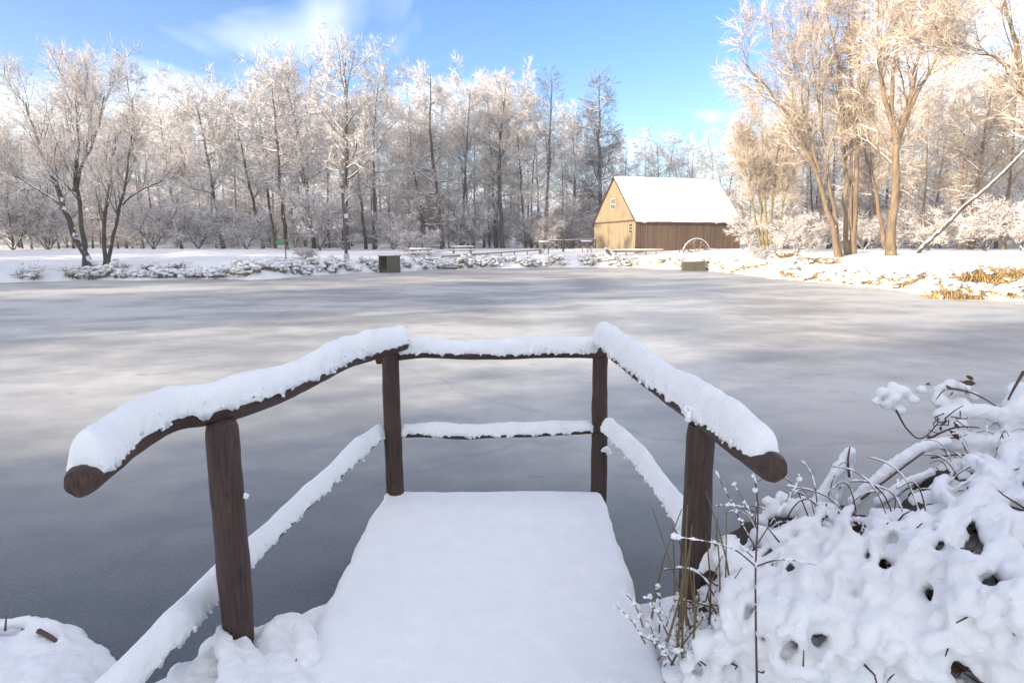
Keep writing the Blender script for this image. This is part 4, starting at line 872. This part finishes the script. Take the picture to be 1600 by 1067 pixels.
# dark litter under the snow
for k in range(280):
    px = 1150 + 760 * rb.rand(); ty = np.interp(px, ex, ey); py = ty + 45 + (1250 - ty) * rb.rand(); s = .12 + .06 * rb.rand()
    usph(lit, atz(px, py, zsurf(px, py) - .19) - BB, (s * 1.3, s * 1.3, s * .8), 6)
fuse(lit, .03, 'litter', M_LITTER, bush, .03, 2)
mb = MB()
def cane(px_pts, D, r):
    m = MB()
    P = resample([at(x, y, D + (dd if len(q) > 2 else 0)) if False else at(x, y, D) for x, y, *q in px_pts for dd in [0]], 14); tubes(m, P - BB, np.linspace(r, r * .5, 14), 6, cap=True); m.build('cane', M_STEM, bush)
for pts, D, r in [([(1327, 745), (1324, 720), (1328, 698)], 2.72, .007), ([(1345, 780), (1395, 742), (1445, 705)], 2.91, .006), ([(1385, 785), (1420, 760), (1462, 742)], 2.83, .006), ([(1400, 640), (1415, 670), (1440, 692), (1470, 655)], 3.1, .005),
        ([(1440, 692), (1490, 665), (1530, 668)], 3.02, .006), ([(1455, 715), (1510, 708), (1530, 725)], 2.98, .005), ([(1480, 606), (1520, 612), (1556, 634)], 3.16, .006), ([(1450, 735), (1465, 765), (1475, 772)], 2.9, .005),
        ([(1278, 796), (1300, 835)], 2.42, .006), ([(1282, 796), (1306, 822)], 2.42, .006), ([(1545, 800), (1560, 765), (1590, 720)], 2.85, .008), ([(1530, 820), (1545, 780), (1565, 760)], 2.82, .006), ([(1600, 580), (1585, 605), (1575, 625)], 3.1, .009), ([(1490, 880), (1530, 912)], 2.1, .006), ([(1255, 1040), (1256, 1015)], 1.68, .003)]:
    cane(pts, D, r)
for k in range(260):          # broken twig ends showing through
    px = 1090 + 520 * rb.rand(); ty = np.interp(px, ex, ey); py = ty + 10 + (1100 - ty) * rb.rand(); c = atz(px, py, zsurf(px, py) + (.05 if k % 5 == 0 else 0.)) - BB; d = unit(rb.randn(3) * [1, 1, .35]) * (.05 + .08 * rb.rand())
    tubes(mb, np.stack([c, c + d * .5 + rb.randn(3) * .012, c + d]), np.array([.004, .003, .002]), 5)
for px0, py0, n in ((1575, 780, 34), (1480, 660, 14), (1450, 900, 10), (1430, 1010, 16)):
    for k in range(n):
        c = at(px0 + rb.randn() * 22, py0 + rb.randn() * 22, {1575: 2.78, 1480: 3.0, 1540: 3.1, 1450: 2.2, 1430: 1.85}[px0]) - BB; d = unit(rb.randn(3)) * (.05 + .1 * rb.rand())
        tubes(mb, np.stack([c, c + d * .5 + rb.randn(3) * .015, c + d]), np.array([.0035, .003, .002]), 5)
s3 = MB()
def dusted(mbs, mbt, pts, r, org):
    P = resample(pts, 26) - org; tubes(mbt, P, np.linspace(r, r * .5, 26), 5, cap=True)
    rr2 = np.clip(.0016 + .009 * fbm(np.stack([P[:, 0] * 45, P[:, 1] * 45, P[:, 2] * 45 + r * 9999], 1), 1, 2), .0002, .008); tubes(mbs, P + np.array([0, 0, 1.0]) * (r + rr2 * .6)[:, None], rr2, 6, cap=True)
for k in range(75):          # thin arching shoots with a line of snow
    if k < 45: px = rb.choice([1150, 1200, 1250, 1300, 1420, 1480, 1540, 1590]) + 25 * rb.randn(); py = np.interp(px, ex, ey) + 10 + 30 * rb.rand()
    else: px = 1130 + 470 * rb.rand(); py = 880 + 180 * rb.rand()
    c = atz(px, py, zsurf(px, py) - .03); a_ = rb.rand() * 6.28; L_ = .10 + .16 * rb.rand(); h_ = L_ * (.5 + .6 * rb.rand()) * (1 if k < 45 else .35); dx = np.array([math.cos(a_), .5 * math.sin(a_), 0]) * L_
    dusted(s3, mb, [c, c + dx * .3 + [0, 0, h_ * .7], c + dx * .7 + [0, 0, h_], c + dx * 1.1 + [0, 0, h_ * (.6 + .5 * rb.rand())]], .0022 + .0015 * rb.rand(), BB)
tag(mb.build('twigs', M_STEM, bush), kind='stuff'); tag(s3.build('twig_snow', M_SNOW, bush), kind='stuff')
def leaf(mb, c, s, rng):
    a = unit(rng.randn(3)); b_ = unit(np.cross(a, rng.randn(3))); n_ = np.cross(a, b_); q = [(-1, 0, 0), (-.4, .42, .1), (.35, .38, .14), (1, 0, -.1), (.35, -.38, .14), (-.4, -.42, .1), (0, 0, -.03)]
    mb.add(np.array([c + s * (a * x + b_ * y + n_ * z) for x, y, z in q]), [[0, 1, 6], [1, 2, 6], [2, 3, 6], [3, 4, 6], [4, 5, 6], [5, 0, 6]])
mb = MB()
for px, py, D, n in [(1475, 665, 3.02, 5), (1455, 605, 3.14, 2), (1520, 612, 3.12, 6), (1235, 900, 2.15, 6), (1265, 905, 2.15, 5), (1375, 960, 1.9, 5), (1480, 1010, 1.8, 8), (1420, 1020, 1.75, 6), (1590, 1040, 1.75, 5), (1240, 990, 1.85, 4), (1570, 790, 2.78, 7), (1385, 830, 2.4, 4), (1570, 870, 2.3, 3), (1100, 960, 2.05, 6), (1130, 930, 2.05, 8)]:
    for k in range(n): leaf(mb, at(px + rb.randn() * 14, py + rb.randn() * 11, D + .03 * rb.randn()) - BB, .018 + .016 * rb.rand(), rb)
for k in range(420):
    px = 1140 + 470 * rb.rand(); ty = np.interp(px, ex, ey); py = ty + 25 + (1120 - ty) * rb.rand(); leaf(mb, atz(px, py, zsurf(px, py) - .01 + .03 * rb.randn()) - BB, .018 + .02 * rb.rand(), rb)
tag(mb.build('dead_leaves', M_LEAF, bush, False), kind='stuff')

# reddish weed with snowy tips and dry grass at the right near post
wd = thing('snowy_weed', 'reddish branching weed stem with snowy tips before the right near post', 'weed'); WB = at(1183, 1067, 1.75); wd.location = WB
mb = MB(); s2 = MB()
for pts, r in [([(1183, 1090), (1181, 980), (1180, 880), (1186, 790), (1178, 740)], .0042), ([(1181, 885), (1150, 857), (1110, 846), (1052, 838)], .0026), ([(1181, 885), (1215, 872), (1255, 877), (1280, 884)], .0024), ([(1183, 860), (1160, 820), (1135, 770), (1118, 735)], .0024), ([(1183, 850), (1215, 800), (1235, 775), (1250, 745)], .0022), ([(1184, 830), (1168, 790), (1145, 755)], .002), ([(1178, 800), (1150, 788), (1118, 790)], .003), ([(1176, 870), (1155, 850), (1148, 838)], .002)]:
    P = resample([at(x, y, 1.75) for x, y in pts], 16) - WB; tubes(mb, P, np.linspace(r, r * .55, 16), 6, cap=True)
    nn_ = 60; Pf = resample(P[3:], nn_); rr2 = np.clip(.0010 + .0055 * fbm(np.stack([Pf[:, 0] * 60, Pf[:, 1], Pf[:, 2] * 60 + r * 9999], 1), 1, 2), .0002, .006); tubes(s2, Pf + np.array([0, 0, 1]) * (r * .6 + rr2 * .5)[:, None] if False else Pf + np.array([0, -.001, r * .7]), rr2, 6)
    kq = rb.randint(8, nn_, 7); blobs(s2, Pf[kq] + [0, 0, .003] + rb.randn(7, 3) * .002, .003 + .003 * rb.rand(7), 0, .3, rb)
blobs(s2, [at(1054, 837, 1.75) - WB, at(1060, 839, 1.75) - WB, at(1250, 748, 1.75) - WB, at(1178, 742, 1.75) - WB, at(1180, 765, 1.75) - WB], [.012, .010, .008, .008, .009], 0, .15, rb)
tag(mb.build('stem', M_STEM, wd), kind='stuff'); tag(s2.build('snow', M_SNOW, wd), kind='stuff')
gt = thing('dry_grass_tuft', 'dry olive grass blades at the foot of the right near post', 'grass tuft'); GB = atz(1105, 985, .35); gt.location = GB
mb = MB(); s2 = MB()
for k in range(80):
    px, py = 1085 + rb.randn() * 34, 975 + rb.rand() * 70; c = at(px, py, 2.05 + .08 * rb.randn()); tall = rb.rand() < .25; L_ = (.5 if tall else .22) * (.5 + .6 * rb.rand()); d = unit(np.array([rb.randn() * (.14 if tall else .6), rb.randn() * .3, 1])) * L_; b2 = rb.randn(3) * .05 * L_ - [0, 0, .0 if tall else .25 * L_]
    P = np.stack([c, c + d * .5, c + d + b2]) - GB; P = resample(P, 7); tubes(mb, P, np.linspace(.0032, .0012, 7) * (1.5 if tall else 1), 4, int(rb.rand() < .4))
    if not tall: blobs(s2, np.repeat(P[2:], 4, 0) + rb.randn(20, 3) * .005 + [0, 0, .004], np.abs(.003 + .003 * rb.randn(20, 3)) + .002, 0, .45, rb)
tag(mb.build('blades', [M_BLADE, M_LEAF], gt), kind='stuff'); tag(s2.build('snow', M_SNOW, gt), kind='stuff')

# snow heap round the left near post and the heap in the lower left corner
hp_ = thing('snow_heap', 'lumpy snow heap over stems around the foot of the left near post', 'snow heap'); HB = np.array([LN[0], LN[1], .2]); hp_.location = HB
sm = MB()
for pts, rad, z in [([(300, 1085), (345, 1050), (400, 1025), (450, 1010)], [.09, .11, .12, .1], .34), ([(350, 1010), (365, 1040), (360, 1090)], [.035, .05, .06], .50), ([(380, 1005), (400, 1050), (395, 1100)], [.03, .045, .06], .48),
        ([(425, 985), (450, 975), (475, 995), (485, 1030)], [.045, .06, .055, .04], .46), ([(420, 1000), (440, 1050), (430, 1100)], [.07, .09, .1], .40), ([(270, 1085), (310, 1055), (345, 1015)], [.06, .06, .04], .30), ([(455, 1060), (470, 1090), (475, 1130)], [.06, .07, .08], .42), ([(345, 985), (350, 1000), (352, 1020)], [.02, .03, .03], .52)]:
    stube(sm, [atz(x, y, z) - HB for x, y in pts], rad)
for k in range(70):
    px = 280 + 210 * rb.rand(); py = 1000 + 130 * rb.rand() + max(0, (360 - px) * .5); s = .03 + .035 * rb.rand(); usph(sm, atz(px, py, .36 + .03 * rb.randn()) - HB, (s * 1.2, s * 1.2, s * .8), 7)
fuse(sm, .0105, 'snow', M_SNOWC, hp_, .010, 4)
mb = MB()
for k in range(40):
    px, py = (445 + rb.randn() * 14, 1030 + rb.randn() * 12) if k % 2 else (368 + rb.randn() * 10, 1030 + rb.randn() * 16); c = atz(px, py, .42) - HB
    d = unit(rb.randn(3)) * .07; tubes(mb, np.stack([c, c + d * .5 + rb.randn(3) * .01, c + d]), np.array([.004, .003, .002]), 5)
for k in range(10): leaf(mb, atz(450 + rb.randn() * 14, 1035 + rb.randn() * 9, .40) - HB, .03, rb)
tag(mb.build('stems', M_LEAF, hp_), kind='stuff')
hc = thing('snow_heap', 'snow heap with an arching snowy twig in the lower left corner', 'snow heap'); HB = np.array([-2.2, 2.5, .1]); hc.location = HB
sm = MB()
for k in range(150):
    px = -420 + 560 * rb.rand(); ty = np.interp(px, [-420, 0, 60, 110, 140, 160], [985, 985, 990, 1010, 1050, 1085]); py = ty + 14 + 170 * rb.rand(); s = .08 + .06 * rb.rand(); usph(sm, atz(px, py, .27 + .02 * rb.randn()) - HB, (s * 1.3, s * 1.3, s * .7), 7)
for pts, rad, z in [([(-60, 985), (0, 978), (40, 968), (75, 975), (95, 990), (108, 1015)], [.026, .024, .026, .024, .02, .016], .35), ([(80, 1020), (115, 1022), (130, 1030)], [.03, .022, .015], .34), ([(140, 1052), (155, 1038), (172, 1034)], [.035, .035, .025], .22)]:
    stube(sm, [atz(x, y, z) - HB for x, y in pts], rad)
fuse(sm, .014, 'snow', M_SNOWC, hc, .010, 5)
mb = MB(); tubes(mb, resample([atz(60, 985, .38), atz(90, 1000, .36), atz(104, 1025, .3), atz(128, 1035, .2), atz(158, 1008, .22)], 16) - HB, np.linspace(.012, .004, 16), 6)
mb.build('twig', M_STEM, hc); mb = MB(); tubes(mb, resample([atz(8, 985, .38), atz(10, 962, .42)], 5) - HB, np.linspace(.005, .003, 5), 6); mb.build('twig', M_STEM, hc)

# ------------------------------------------------------------------ thin winter haze
m = bpy.data.materials.new('haze'); m.use_nodes = True; m.node_tree.nodes.clear(); ho = m.node_tree.nodes.new('ShaderNodeOutputMaterial'); hv = m.node_tree.nodes.new('ShaderNodeVolumePrincipled')
hv.inputs['Color'].default_value = (.92, .94, .97, 1); hv.inputs['Density'].default_value = .0013; hv.inputs['Anisotropy'].default_value = .3; m.node_tree.links.new(hv.outputs[0], ho.inputs['Volume'])
mb = MB(); box(mb, (0, 120, 18), (700, 480, 42)); tag(mb.build('haze', m, smooth=False), 'thin pale winter haze over the pond and wood', kind='stuff')
